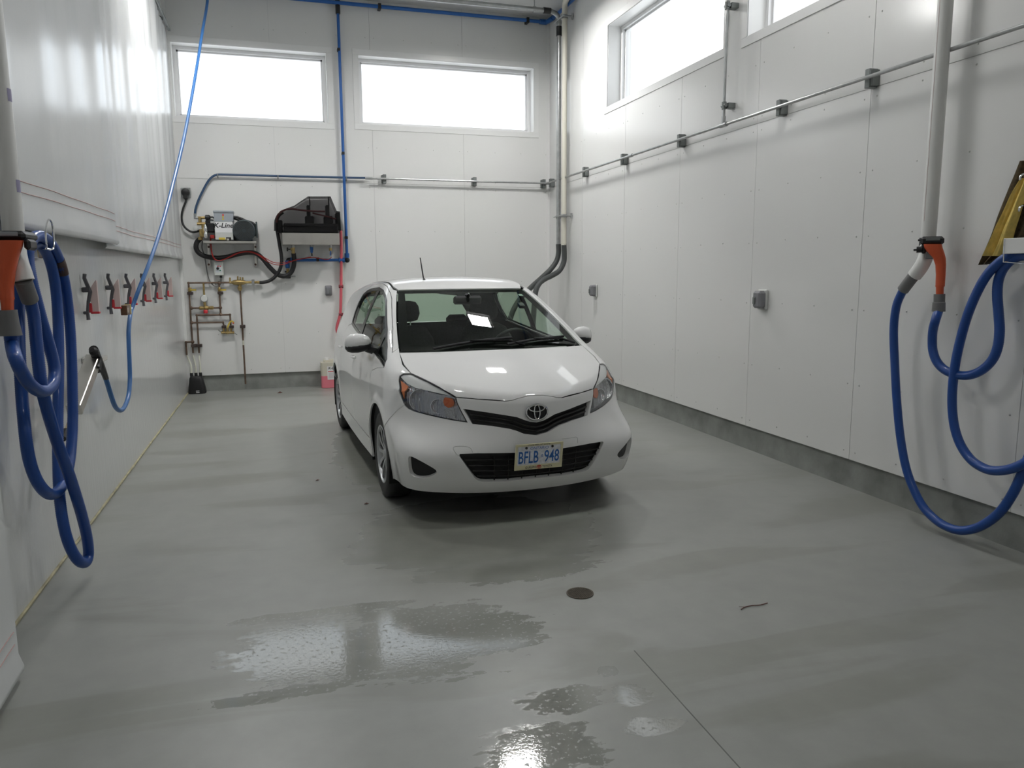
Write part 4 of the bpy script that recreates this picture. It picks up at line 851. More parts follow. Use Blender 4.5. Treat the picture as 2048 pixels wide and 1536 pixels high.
for x, y in ((435, 349.5), (556, 352), (693, 356)): single('hose_clip', bbox_px(MB(), (x-1.3, y-2.2), (x+1.3, y+5.5), 0, .075, .003), strut_m, {435: 'small clip at the bend of the dark blue hose', 556: 'small clip midway along the dark blue hose', 693: 'small clip where the dark blue hose meets the blue pipe'}[x], 'clip', 'clips of the dark blue hose')
rl = thing('red_signal_lines', 'pair of thin red lines sagging from the pump to the tank', 'tube', B(480, 520, .09))
for k, pts in enumerate([[(420, 474), (421, 490), (423, 505), (428, 518), (437, 521), (450, 518), (470, 508), (490, 503), (508, 505), (525, 513), (545, 524), (560, 526), (580, 523), (600, 518), (622, 514)], [(421.5, 474), (422.5, 490), (425, 508), (431, 519), (442, 521), (460, 514), (480, 505.5), (500, 504), (518, 511), (535, 523), (552, 529.5), (570, 528), (590, 520.5), (622, 515), (640, 517), (655, 519), (664, 514)]]):
    obj('line', MB().tube(spline([B(*p, .135+.01*k) for p in pts], .02), .0055, 6), red_hose, rl)
# tank with smoked cover
tk = thing('chemical_tank', 'stainless wall tank under a smoked plastic cover', 'tank', B(622, 489, 0))
D1 = .36
obj('steel_tray', bbox_px(MB(), (564, 465.4), (679.5, 489.6), 0, D1, .004), steel, tk)
cpx = [(551, 440), (555, 428), (561, 421.5), (575, 416), (589, 411), (602, 402), (616, 392.8), (661, 392.8), (667, 407), (673.5, 422), (680, 423), (682, 460), (679, 465), (565, 465), (552.5, 462)]
smoke = glass('smoked_acrylic', (.36, .355, .36), .6, 1.45, 1)
front = np.array([B(*p, D1) for p in cpx]); back_ = front+ey*(D1-.01); n = len(front)
obj('smoked_cover', MB().raw(np.vstack([front, back_]), [tuple(range(n))[::-1]]+[(i, (i+1) % n, (i+1) % n+n, i+n) for i in range(n)]), smoke, tk, 0)
inn = mat('tank_dark', (.03, .03, .032), .5)
obj('inner_tank', bbox_px(MB(), (567, 446), (677, 466), .04, D1-.03, .01), inn, tk); obj('shelf_lip', bbox_px(MB(), (565, 451), (678, 453), .03, D1-.015, .002), inn, tk)
for x in (617, 655): obj('dosing_pump', bbox_px(bbox_px(bbox_px(MB(), (x-4, 410), (x+5, 447), .1, .25, .008), (x-7, 432), (x+11, 448), .08, .28, .01), (x+1, 394), (x+4, 412), .15, .2, .004), blk, tk)
obj('inner_tube', MB().tube(spline([B(*p, .30) for p in [(553, 445), (556, 431), (567, 421), (582, 418), (600, 420), (625, 422.5), (650, 423)]], .02), .012, 8).tube(spline([B(*p, .28) for p in [(625, 426), (650, 432), (668, 437), (679, 440)]], .02), .010, 8), mat('dark_red_tube', (.16, .03, .03), .45), tk)
obj('inner_hose', MB().tube(spline([B(*p, .2) for p in [(552, 462), (552, 448), (553, 440), (558, 430), (566, 424)]], .02), .024, 10), blk_rub, tk); obj('side_block', bbox_px(MB(), (554, 440), (566, 465), .1, .3, .01), blk, tk); obj('side_block', bbox_px(MB(), (672, 424), (681, 460), .05, .3, .01), blk, tk)
for x in (586, 623.3, 661): obj('fitting', MB().cyl(B(x, 489, .2), B(x, 496, .2), .02, 12), galv, tk)
vv = obj('brass_valve', MB().cyl(B(586.5, 495, .2), B(586.5, 507, .2), .022, 12).tube([B(581, 498.5, .2), B(588, 498.5, .2)], .016, 10), brass, tk); obj('valve_handle', MB().tube([B(581, 498.5, .2), B(576, 498.5, .2)], .008, 8).tube([B(575, 495, .2), B(575, 502.5, .2)], .010, 8), blk, vv)
obj('blue_coupling', MB().lathe(B(623.5, 506, .2), ez, [(.010, 0), (.018, .01), (.018, .035), (.022, .04), (.022, .075), (.016, .085)], 14), blue_pipe_m, tk); obj('blue_tail', MB().cyl(B(661, 511, .2), B(661, 501, .2), .009, 10), blue_pipe_m, tk); obj('brass_nut', MB().cyl(B(661, 501.5, .2), B(661, 496, .2), .02, 8), brass, tk); obj('black_tip', MB().cyl(B(624, 512, .2), B(623.6, 506, .2), .008, 8), blk, tk)
# blue compressed-air pipe, drop and ceiling run
ap = thing('air_pipe_drop', 'blue air pipe dropping down the back wall to the smoked tank', 'pipe', B(690, 521, .06))
vx = [B(674.8, 10, .06), B(694.5, 515, .06)]; vx[1][0] = vx[0][0] = (vx[0][0]+vx[1][0])/2
obj('pipe', MB().tube(vx, .019, 12), blue_pipe_m, ap); hz_ = [B(692, 521, .06), B(578, 519.3, .06)]; zz = (hz_[0][2]+hz_[1][2])/2; hz_[0][2] = hz_[1][2] = zz; obj('pipe', MB().tube(hz_, .019, 12), blue_pipe_m, ap)
obj('elbow', MB().tube([np.array([vx[1][0], YB-.06, zz+.09]), np.array([vx[1][0], YB-.06, zz+.03])], .032, 12).tube([np.array([vx[1][0]-.03, YB-.06, zz]), np.array([vx[1][0]-.11, YB-.06, zz])], .032, 12), blue_pipe_m, ap); obj('elbow_body', MB().sphere((vx[1][0], YB-.06, zz), .036), blk, ap)
obj('elbow_body', MB().tube(spline([B(582, 519.3, .06), B(576.5, 520, .06), B(575.5, 526, .06)], .01), .027, 12), blk, ap); obj('elbow', MB().tube([B(581, 519.4, .06), B(587, 519.5, .06)], .03, 12).lathe(B(575.3, 536.5, .06), ez, [(.02, 0), (.03, .01), (.03, .05), (.022, .055), (.03, .06), (.03, .1)], 14), blue_pipe_m, ap)
obj('end_fitting', MB().cyl(B(575.3, 537, .06), B(575.3, 547, .06), .018, 12), brass, ap); obj('black_valve', bbox_px(MB(), (570, 546.5), (582, 557), .02, .10, .008).tube([B(569.5, 543, .06), B(575, 544, .06)], .012, 8), blk, ap); obj('nozzle', MB().tube([B(582, 553, .06), B(591, 553, .06)], .010, 8), galv, ap)
for x, y in ((677.5, 98), (686.5, 306), (693, 475)): obj('pipe_clip', bbox_px(MB(), (x-3, y-3), (x+3, y+3), 0, .09, .004), blk, ap)
obj('pipe_clip', bbox_px(MB(), (632.5, 515), (638.5, 523), 0, .09, .004), blk, ap)
ac = thing('air_pipe_run', 'blue air pipe running under the ceiling along the back wall', 'pipe', B(875, 24, .08)); zz = B(875, 24, .08)[2]
obj('pipe', MB().tube([(XL+.05, YB-.08, zz), (B(1090, 43, .08)[0], YB-.08, zz)], .024, 12), blue_pipe_m, ac); xe = B(1090, 43, .08)[0]
obj('elbow', MB().tube([(xe-.08, YB-.08, zz), (xe+.02, YB-.08, zz)], .036, 12).tube([(xe+.02, YB-.08, zz), (xe+.03, YB-.13, zz), (XR-.05, YB-.28, zz)], .032, 12), blue_pipe_m, ac); obj('pipe', MB().tube([(XR-.05, YB-.2, zz), (XR-.05, YF+.3, zz)], .024, 12), blue_pipe_m, ac)
for x, y in ((759, 16), (1055, 40)): q = B(x, y, .08)[0]; obj('pipe_clip', MB().box((q-.02, YB-.11, zz-.035), (q+.02, YB, zz+.035), .004), blk, ac)
obj('tee', MB().cyl((vx[0][0], YB-.06, zz+.05), (vx[0][0], YB-.06, zz-.13), .03, 12), blk, ac)
# pink and clear drain hoses
dh = thing('pink_drain_hoses', 'pink and clear hoses tied together hanging beside the smoked tank', 'hose', B(681, 570, .06))
obj('pink_hose', MB().tube(spline([B(*p, .07) for p in [(681.5, 461), (682.5, 490), (682.5, 530), (682, 580), (681, 620), (679, 634), (675, 648), (673.5, 659), (676, 668), (682, 676), (695, 690), (705, 720)]], .02), .019, 10), pink_hose, dh); obj('clear_hose', MB().tube(spline([B(*p, .05) for p in [(684, 462), (685, 520), (684.5, 580), (683, 628), (685, 640), (690, 652), (699, 668)]], .02), .010, 8), clear_t, dh)
for y in (573, 629): obj('cable_tie', MB().tube([B(677.5, y, .07), B(686.5, y, .07)], .024, 10), mat('tie_dark_red', (.2, .03, .04), .5), dh)
# copper manifold
mf = thing('copper_manifold', 'tarnished copper pipe manifold with valves on the back wall', 'pipework', B(415, 700, .05)); O5 = .05
def cp(pts, r=.0115, m=copper, nm='copper_pipe'): return obj(nm, MB().tube(spline([B(*p, O5) for p in pts], .04) if len(pts) > 2 and False else np.array([B(*p, O5) for p in pts]), r, 10), m, mf)
for pts in ([(377, 566), (462, 565)], [(377, 566), (386.3, 706)], [(438, 566), (441.3, 628)], [(382.5, 616.2), (440.5, 615.5)], [(393.5, 630.5), (460, 629.6)], [(460, 629.6), (461.5, 651)], [(393.5, 630.5), (398.3, 706)], [(383.4, 645.6), (446, 644.6)], [(446, 644.6), (447.8, 651)], [(385.2, 683.7), (372, 684.3)], [(372, 684.3), (373.7, 710)]): cp(pts)
for p in ((377, 566), (460, 629.6), (393.5, 630.5), (446, 644.6), (372, 684.3)): obj('pipe_elbow', MB().sphere(B(*p, O5), .0165, 10, 6), copper, mf)
for p in ((438, 566), (382.7, 616.2), (440.7, 615.5), (441.3, 629), (383.6, 645.6), (385.2, 683.7)): obj('pipe_tee', MB().sphere(B(*p, O5), .0175, 10, 6, (1.3, 1, 1.3)), copper, mf)
for (x0, y0, x1, y1) in ((374, 584, 385.5, 589.5), (434.7, 583.3, 445.8, 588.6), (443, 651.3, 452, 656.2), (458.4, 651.3, 467.4, 656.2), (381.6, 689, 392.6, 694.3), (392.8, 689, 403.8, 694.3)): obj('pipe_clamp', bbox_px(MB(), (x0, y0), (x1, y1), 0, .085, .004), mat('brown_clamp', (.05, .035, .03), .5), mf)
for x in (386, 446): obj('yellow_lever', bbox_px(MB(), (x-6, 578.6), (x+6.5, 581.4), .07, .082, .003), yel, mf); obj('ball_valve', MB().lathe(B(x-6 if x < 400 else x-6.5, 584, O5), ez, [(.016, 0), (.022, .015), (.022, .045), (.016, .06)], 12), brass, mf)
obj('gauge_stem', MB().cyl(B(407, 566, O5), B(408.5, 591, O5), .012, 10).cyl(B(409, 603, O5), B(410, 612, O5), .018, 10), brass, mf); g = obj('pressure_gauge', MB().lathe(B(408, 597, O5), -ey, [(.044, -.02), (.046, 0), (.046, .02), (.040, .024)], 24), galv, mf); obj('gauge_face', MB().lathe(B(408, 597, O5+.0245), -ey, [(.039, 0), (.001, .001)], 24), mat('gauge_white', (.75, .76, .74), .3), g)
obj('regulator', MB().lathe(B(403, 616, O5), ex, [(.012, -.03), (.022, -.02), (.022, .03), (.016, .035), (.026, .04), (.026, .085), (.016, .09), (.022, .1), (.022, .14), (.012, .15)], 12), brass, mf); obj('red_knob', MB().lathe(B(411.5, 626.6, O5), ez, [(.022, 0), (.026, .005), (.026, .035), (.022, .042)], 14), mat('red_knob', (.62, .04, .05), .4), mf)
hv = obj('mixing_valve', MB().tube([B(442.5, 665, O5), B(468.5, 665, O5)], .017, 10).cyl(B(447.5, 656, O5), B(447.8, 665, O5), .012, 10).cyl(B(462, 656, O5), B(462.3, 665, O5), .012, 10).cyl(B(455, 655, O5), B(455, 668, O5), .017, 10), brass, mf)
obj('lever', MB().tube([B(443, 665, O5), B(436.5, 660, .10)], .006, 7), galv, hv); obj('lever', MB().tube([B(468, 665, O5), B(474, 669.5, .10)], .006, 7), galv, hv); obj('yellow_spout', MB().tube(spline([B(*p, .08) for p in [(455, 655), (458, 648), (462, 642.5), (466, 643.5), (467, 646)]], .01), .010, 8), yel, hv); obj('spout_tip', MB().sphere(B(466.5, 646, .08), .012, 8, 6), redk, hv)
ck = obj('check_valve', MB().tube([B(459, 565, O5), B(503, 564.5, O5)], .017, 10).lathe(B(477.5, 564.8, O5), ex, [(.017, -.09), (.03, -.06), (.036, 0), (.03, .06), (.017, .09)], 12).cyl(B(480, 567, O5), B(480, 573, O5), .02, 10), brass, mf)
for x, h in ((460, 555), (475.5, 552.5), (480.5, 554), (485.5, 554.5)): obj('valve_stem', MB().cyl(B(x, 563, O5), B(x, h, O5), .010, 8), brass, ck)
obj('union', bbox_px(MB(), (503, 559), (509, 568.6), 0, .09, .004), galv, mf); obj('hose_tail', MB().lathe(B(508, 564.6, O5), ex, [(.016, 0), (.018, .03), (.015, .035), (.02, .04), (.02, .07), (.015, .09)], 10), brass, mf)
dp = thing('copper_downpipe', 'single copper pipe running from the check valve down to the curb', 'pipe', B(491, 769, .04)); p0, p1 = B(480, 574, O5), B(491.3, 768, O5); p1[0] = p0[0]
obj('pipe', MB().tube([p0, p1], .0115, 10), copper, dp); obj('funnel', MB().lathe(B(480, 582, O5), ez, [(.012, 0), (.02, .01), (.03, .035), (.03, .045), (.018, .06)], 12), brass, dp); obj('pipe_clamp', bbox_px(MB(), (479.6, 650.5), (490.6, 656), 0, .085, .004), MATS['brown_clamp'], dp); obj('pipe_sleeve', MB().cyl(p0+ez*-.70, p0+ez*-.76, .0122, 10), clear_t, dp)
# floor canister with three necks and its clear tubes
fc = thing('black_canister', 'black canister with three clear tubes standing in the far left corner', 'canister', B(394, 782, .13)*[1, 1, 0]); q = B(394, 782, .13)*[1, 1, 0]; 
rows = []
for z, w, d in ((0, .105, .075), (.02, .112, .08), (.08, .105, .078), (.15, .090, .07), (.20, .082, .062), (.225, .07, .05)):
    rows.append([(q[0]+w*math.copysign(abs(math.cos(t))**.6, math.cos(t))+.02*(.22-z), q[1]+.02+d*math.copysign(abs(math.sin(t))**.6, math.sin(t)), z) for t in np.linspace(0, 2*math.pi, 20, endpoint=False)])
obj('canister_body', MB().raw([p for r in rows for p in r], [(i*20+j, i*20+(j+1) % 20, (i+1)*20+(j+1) % 20, (i+1)*20+j) for i in range(5) for j in range(20)]+[tuple(range(20))[::-1], tuple(range(100, 120))]), blk, fc, 50)
for k, x in enumerate((-.055, 0, .055)): obj('neck', MB().lathe((q[0]+x, q[1]+.02, .215), ez, [(.016, 0), (.019, .01), (.019, .05), (.016, .055)], 12), blk, fc); obj('clear_tube', MB().tube(spline([(q[0]+x, q[1]+.02, .26), (q[0]+x*1.0, YB-.09, .36), B((374, 386.6, 398.5)[k], 711, O5)], .02), .0095, 8), clear_t, fc)
for z in (.015, .035): obj('white_mark', MB().box((q[0]-.005, q[1]-.063, z), (q[0]+.035, q[1]-.058, z+.009)), whitep, fc)
# grey wall boxes
def wallbox(p, nrm, right, w, h, lab):
    nrm, right = np.array(nrm, float), np.array(right, float); ax = np.array([right, nrm, ez]); t = thing('weatherproof_outlet', lab, 'outlet', p, 0, 'grey weatherproof outlets')
    obj('backing_plate', MB().obox(np.array(p)+nrm*.012, ax, (w, .012, h), .008), lgrey if w > .06 else grey_pl, t); obj('cover', MB().obox(np.array(p)+nrm*.045, ax, (w*.86, .035, h*.86), .018), grey_pl, t); obj('cover_latch', MB().obox(np.array(p)+nrm*.084-ez*h*.1+right*w*.3, ax, (w*.25, .006, h*.35), .004), strut_m, t)
wallbox(B(657, 581, 0), -ey, ex, .045, .068, 'small grey outlet box on the back wall left of the car'); wallbox(on_x(1192, 581, XR), -ex, ey, .062, .078, 'grey outlet box on the right wall beside the car mirror'); wallbox(on_x(1528, 599, XR), -ex, ey, .062, .082, 'grey outlet box midway along the right wall')
# steel rails on strut clamps
def strut(parent, p, nrm, along, h=.06, w=.022, d=.07):
    nrm, along = np.array(nrm, float), np.array(along, float); ax = np.array([along, nrm, ez])
    o = obj('strut_clamp', MB().obox(p+nrm*d*.5, ax, (w, d*.5, h), .003).obox(p+nrm*d*.45-along*w*1.3, ax, (w*.5, d*.4, h*.85), .002), strut_m, parent); obj('clamp_bolt', MB().tube([p+nrm*d-along*w*1.5, p+nrm*d-along*w*1.5+ez*.045], .006, 6), strut_m, o)
rb_ = thing('steel_rail', 'thin steel rail along the back wall between hose and corner', 'rail', B(930, 362, .09)); zr = B(930, 362, .09)[2]
obj('pipe', MB().tube([(B(735, 356, .09)[0], YB-.09, zr), (XR-.10, YB-.09, zr)], .0125, 10), galv, rb_); obj('coupling', MB().tube([(B(735, 356, .09)[0]-.03, YB-.09, zr), (B(745, 356, .09)[0], YB-.09, zr)], .018, 10), galv, rb_); obj('coupling', MB().tube([(B(1093, 366, .09)[0], YB-.09, zr), (B(1101, 366, .09)[0], YB-.09, zr)], .019, 10), galv, rb_)
for x, y in ((768, 357), (948, 362), (1085.5, 366)): p = B(x, y, 0); p[2] = zr; strut(rb_, p, -ey, ex)
rr = thing('steel_rail', 'long steel rail along the right wall on strut clamps', 'rail', on_x(1450, 250, XR-.09)); zr2 = (on_x(1500, 231.3, XR-.09)[2]+on_x(1850, 117.6, XR-.09)[2])/2
obj('pipe', MB().tube([(XR-.09, YB-.06, zr2), (XR-.09, YF+.2, zr2)], .0125, 10), galv, rr)
for x, y in ((1108, 363), (1176, 340), (1254, 314), (1369, 276), (1571, 210), (1752, 150)): p = on_x(x, y, XR); p[2] = zr2; strut(rr, p, -ex, ey)
yv = on_x(1447, 248, XR-.09)[1]; obj('pipe', MB().tube([(XR-.09, yv, zr2), (XR-.09, yv, ZC)], .0125, 10), galv, rr); obj('tee', MB().tube([(XR-.09, yv-.05, zr2), (XR-.09, yv+.05, zr2)], .02, 10).cyl((XR-.09, yv, zr2), (XR-.09, yv, zr2+.07), .019, 10), galv, rr)
for x, y in ((1449, 211), (1454, 12)): p = on_x(x, y, XR-.09); obj('riser_bracket', MB().obox((XR-.035, yv, p[2]), np.eye(3), (.035, .035, .022), .004).cyl((XR-.09, yv, p[2]-.03), (XR-.09, yv, p[2]+.03), .021, 10).tube([(XR-.09, yv-.03, p[2]), (XR-.09, yv+.03, p[2])], .016, 8), strut_m, rr)
for yy in (on_x(1262, 311, XR-.09)[1],): obj('coupling', MB().tube([(XR-.09, yy-.04, zr2), (XR-.09, yy+.04, zr2)], .018, 10), galv, rr)
# corner conduits
def C(px, py, x, y): return np.array([x, y, on_y(px, py, y)[2]])
xg = xp = XR-.10; yc = on_x(1117.5, 250, xg)[1]; yp = on_x(1128.5, 250, xg)[1]; z0 = on_x(1120, 491, xg)[2]; zt = on_x(1117, 38, xg)[2]
flex = mat('dark_grey_flex', (.055, .06, .06), .5); cream_p = mat('aged_pvc', (.64, .62, .54), .35)
t = thing('steel_conduit', 'grey steel vacuum pipe in the far right corner with dark flexible tail', 'pipe', (xg, yc, z0))
obj('pipe', MB().tube([(xg, yc, z0), (xg, yc, zt-.1)], .030, 14), galv, t); zc = on_y(1000, 12, yc)[2]; zc = min(zc, ZC-.06)
obj('pipe', MB().tube([(xg-.16, yc, zc), (XL+.3, yc, zc)], .030, 14), galv, t); obj('bend', MB().tube(spline([(xg, yc, zt-.12), (xg, yc, zc-.13), (xg-.03, yc, zc-.04), (xg-.13, yc, zc), (xg-.17, yc, zc)], .02), .031, 14), galv, t)
obj('coupling', MB().tube([(xg-.12, yc, zc), (xg-.22, yc, zc)], .038, 14).tube([(xg, yc, zt-.22), (xg, yc, zt-.10)], .037, 14), blk, t); obj('pipe_hanger', MB().tube([(xg-.33, yc, zc), (xg-.36, yc, zc)], .040, 14).cyl((xg-.345, yc, zc), (xg-.345, yc, ZC), .006, 6), galv, t)
def wpx(px, py, y): return on_y(px, py, y)
obj('flexible_tail', MB().tube(spline([(xg, yc, z0+.02), wpx(1117, 506, yc), wpx(1113, 522, yc), wpx(1101, 539, yc-.04), wpx(1082, 557, yc-.1), wpx(1060, 577, yc-.2), wpx(1035, 605, yc-.3), wpx(1020, 640, yc-.35), wpx(1015, 690, yc-.35), wpx(1012, 740, yc-.3), wpx(1012, 740, yc-.3)*[1, 1, 0]], .02), .036, 12), flex, t)
t2 = thing('pvc_vacuum_pipe', 'cream plastic vacuum pipe in the far right corner with dark flexible tail', 'pipe', (xp, yp, z0))
obj('pipe', MB().tube([(xp, yp, z0), (xp, yp, zt-.06)], .036, 14), cream_p, t2); obj('bend', MB().tube(spline([(xp, yp, zt-.08), (xp, yp, zt+.04), (xp-.01, yp-.05, zt+.12), (xp-.01, yp-.2, min(zt+.2, ZC-.05)), (xp-.01, yp-.5, min(zt+.22, ZC-.045)), (xp-.01, yp-2.5, min(zt+.22, ZC-.045))], .02), .037, 14), cream_p, t2)
obj('flexible_tail', MB().tube(spline([(xp, yp, z0+.02), wpx(1128.5, 508, yp), wpx(1127.5, 524, yp), wpx(1119, 541, yp-.02), wpx(1104, 551, yp-.06), wpx(1089, 558.5, yp-.1), wpx(1078, 568, yp-.14), wpx(1071, 585, yp-.18), wpx(1068, 620, yp-.2), wpx(1064, 680, yp-.2), wpx(1060, 740, yp-.18), wpx(1060, 740, yp-.18)*[1, 1, 0]], .02), .036, 12), flex, t2)
for (ya, yb_, nm_) in ((yc, yp, 0),):
    for zz_ in (on_x(1122, 433, xg)[2], on_x(1122, 41, xg)[2]):
        obj('wall_clamp', MB().tube([(xg-.05, ya+.05, zz_), (xg-.05, yb_-.10, zz_)], .008, 8).tube([(xg-.05, yb_-.06, zz_), (XR-.001, yb_-.06, zz_)], .012, 8).cyl((xp, yb_, zz_-.02), (xp, yb_, zz_+.02), .043, 14).cyl((xg, ya, zz_-.02), (xg, ya, zz_+.02), .037, 14).tube([(XR-.016, yb_-.06, zz_-.035), (XR-.016, yb_-.06, zz_+.035)], .014, 8), galv, t2)
# jug of pink soap
jq = on_z(663, 776.5); jw = .125; t = thing('soap_jug', 'translucent jug half full of pink soap beside the rear wheel', 'jug', jq)
def rbox(w, d, z0, z1, r=.035, sh=1.0):
    pts = []
    for cx_, cy_, a0 in ((1, 1, 0), (-1, 1, 90), (-1, -1, 180), (1, -1, 270)):
        for a in np.linspace(a0, a0+90, 5): pts.append((jq[0]+cx_*(w-r)+r*math.cos(math.radians(a)), jq[1]+.12+cy_*(d-r)+r*math.sin(math.radians(a)), z0))
    return MB().prism(pts, (0, 0, z1-z0))
obj('pink_liquid', rbox(jw, .10, 0.004, .165), mat('pink_soap', (.72, .20, .25), .3), t)
obj('jug_body', rbox(jw, .10, .166, .345), mat('milky_plastic', (.60, .57, .47), .4), t); obj('jug_shoulder', rbox(jw*.7, .07, .345, .375, .03), MATS['milky_plastic'], t); obj('jug_cap', MB().lathe((jq[0]-.04, jq[1]+.12, .375), ez, [(.03, 0), (.03, .03), (.001, .031)], 16), whitep, t)
lb = obj('jug_label', MB().box((jq[0]-.045, jq[1]+.018, .115), (jq[0]+.115, jq[1]+.0195, .295)), MATS['label_white'], t); obj('lettering', place_text(MB(), 'K-Line', (jq[0]+.032, jq[1]+.0172, .272), ex, ez, width=.125, height=.032, shear=.25, bold=.02), ink, lb, 0); obj('lettering', place_text(MB(), 'SOLUTION', (jq[0]+.032, jq[1]+.0172, .238), ex, ez, width=.13, height=.014), redk, lb, 0) if False else obj('red_stripe', MB().box((jq[0]-.035, jq[1]+.0172, .222), (jq[0]+.105, jq[1]+.0178, .232)), redk, lb, 0)
obj('print_block', MB().box((jq[0]-.030, jq[1]+.0172, .135), (jq[0]+.10, jq[1]+.0176, .21)), mat('pale_print', (.62, .60, .60), .5), lb, 0)
# =================================================================== left wall, right wall, floor
def LW(px, py, off): return on_x(px, py, XL+off)
def RWp(px, py, off): return on_x(px, py, XR-off)
vinyl = mat('white_vinyl_curtain', (.64, .655, .655), .22, spec=.5, bump=(3, .12, .02, (1, 1.5, .3)))
stitch = mat('faded_red_thread', (.50, .33, .31), .7)
# ---- curtains on a ceiling track
def fold(y, ph, amp, hf=1.0):
    return amp*(.5*np.sin(y*4.1+ph)+.35*np.sin(y*9.3+1.7*ph)+hf*(.3*np.sin(y*15.7+2*np.sin(y*1.9))+.12*np.sin(y*27+.6*ph)))
def curtain(nm, y0, y1, zb, zt, x0, ph, lab, amp=.035, hem=.19, line2=.05, sag=0.0, hf=1.0):
    ys = np.linspace(y0, y1, max(30, int((y1-y0)*34))); zs = np.concatenate([[zb-.012, zb, zb+.02], np.linspace(zb+.07, zt, 22)])
    def X(y, z):
        t = np.clip((z-zb)/(zt-zb), 0, 1); roll = .016*np.exp(-((z-zb-.012)/.03)**2)
        return x0+fold(y, ph, amp*(.25+.75*t), hf)+.012*np.sin(y*2.3+ph)*(1-t)+roll*(z > zb-.005)
    V = [(X(y, z), y, z+sag*math.sin((y-y0)/(y1-y0)*math.pi)*(z < zb+.3)) for z in zs for y in ys]; n = len(ys); m = len(zs)
    th = .006; V2 = [(x-th, y, z) for x, y, z in V]; N0 = len(V)
    F = [(i*n+j, i*n+j+1, (i+1)*n+j+1, (i+1)*n+j) for i in range(m-1) for j in range(n-1)]; F = [f[::-1] for f in F]+[tuple(a+N0 for a in f) for f in F]
    F += [(j, j+1, j+1+N0, j+N0) for j in range(n-1)]+[(i*n, i*n+N0, (i+1)*n+N0, (i+1)*n) for i in range(m-1)]+[(i*n+n-1, (i+1)*n+n-1, (i+1)*n+n-1+N0, i*n+n-1+N0) for i in range(m-1)]
    t = thing(nm, lab, 'curtain', (x0, (y0+y1)/2, zb), 0, 'white vinyl curtains')
    obj('curtain_sheet', MB().raw(V+V2, F), vinyl, t, 60)
    for dz in (hem, hem-line2): obj('hem_stitching', MB().tube([(X(y, zb+dz)+.001, y, zb+dz) for y in ys[1:-1]], .0022, 5), stitch, t)
    return t
ZT = 4.46
curtain('vinyl_curtain', 5.95, 10.60, 1.735, ZT, XL+.05, .4, 'far white vinyl curtain hanging above the row of mat clips', .026, .165, .035)
curtain('vinyl_curtain', 3.95, 6.16, 1.765, ZT, XL+.105, 2.1, 'white vinyl curtain hanging behind the left white vacuum pipe', .03, .205, .05, 0.0, .12)
q = on_z(62, 1340, .03)
curtain('vinyl_curtain', 1.2, q[1], .035, ZT, q[0]-.02, 4.0, 'floor-length white vinyl curtain at the left edge', .02, .17, .05, 0.0, .25)
tr = thing('curtain_track', 'dark curtain track under the ceiling along the left wall', 'track', (XL+.08, 5, ZT))
obj('rail', MB().box((XL+.055, YF+.1, ZT+.01), (XL+.085, YB-.06, ZT+.045), .004), strut_m, tr)
for k in range(26): y = 10.4-k*.36; obj('track_hook', MB().cyl((XL+.07, y, ZT-.03), (XL+.07, y, ZT+.02), .006, 6), strut_m, tr)
for y in (10.2, 7.2, 4.2, 1.2): obj('track_bracket', MB().box((XL, y-.02, ZT+.02), (XL+.075, y+.02, ZT+.06), .003), strut_m, tr)
# ---- mat clips
m_jaw = mat('pale_pink_jaw', (.56, .44, .42), .45); m_bar = mat('grey_clip_bar', (.12, .12, .13), .4, .5); m_red = mat('red_clip_base', (.50, .03, .04), .45)
def mat_clip(loc, lab):
    t = thing('mat_clip', lab, 'clip', (0, 0, 0), 0, 'floor mat clips on the left wall')
    obj('clip_bar', MB().tube([(.028, -.035, .145), (.022, -.03, .12), (.045, -.01, .03), (.030, -.01, -.03), (.022, -.02, -.10), (.026, -.028, -.145)], .011, 8, radii=[.012, .012, .013, .011, .010, .012]).box((.0, -.03, .03), (.05, .0, .062), .006).box((0, -.035, -.11), (.03, -.012, -.09), .004), m_bar, t, local=True)
    P = [(.045, 0, -.095), (.086, 0, -.095), (.086, 0, .105), (.080, 0, .105), (.044, 0, .05)]
    obj('clip_jaw', MB().prism([(x, y-.012, z) for x, y, z in P], (0, .024, 0)), m_jaw, t, 0, local=True)
    obj('clip_base', MB().box((.026, -.02, -.10), (.05, .02, -.04), .004).box((.04, -.02, -.108), (.090, .02, -.094), .003), m_red, t, local=True)
    obj('clip_spring', MB().tube(spline([(.03, 0, -.03), (.06, .0, -.012), (.055, 0, .01), (.035, 0, .03)], .005), .005, 6), galv, t, local=True)
    t.location = loc; return t
ords = ['nearest mat clip on the left wall, closest to the coiled hoses', 'second mat clip from the coiled hoses', 'third mat clip from the coiled hoses, crossed by the blue hose', 'fourth mat clip from the coiled hoses, just beyond the blue hose', 'fifth mat clip from the coiled hoses', 'farthest mat clip on the left wall, closest to the back wall']
cpx = [(187, 592), (231, 581), (265, 578), (294.5, 577), (318, 576), (339.5, 575)]
c0 = mat_clip(LW(*cpx[0], .06)*[0, 1, 0]+[XL, 0, 1.402], ords[0])
for p, lab in zip(cpx[1:], ords[1:]):
    c = copy_tree(c0); c.location = LW(*p, .06)*[0, 1, 0]+[XL, 0, 1.402]; c['label'] = lab
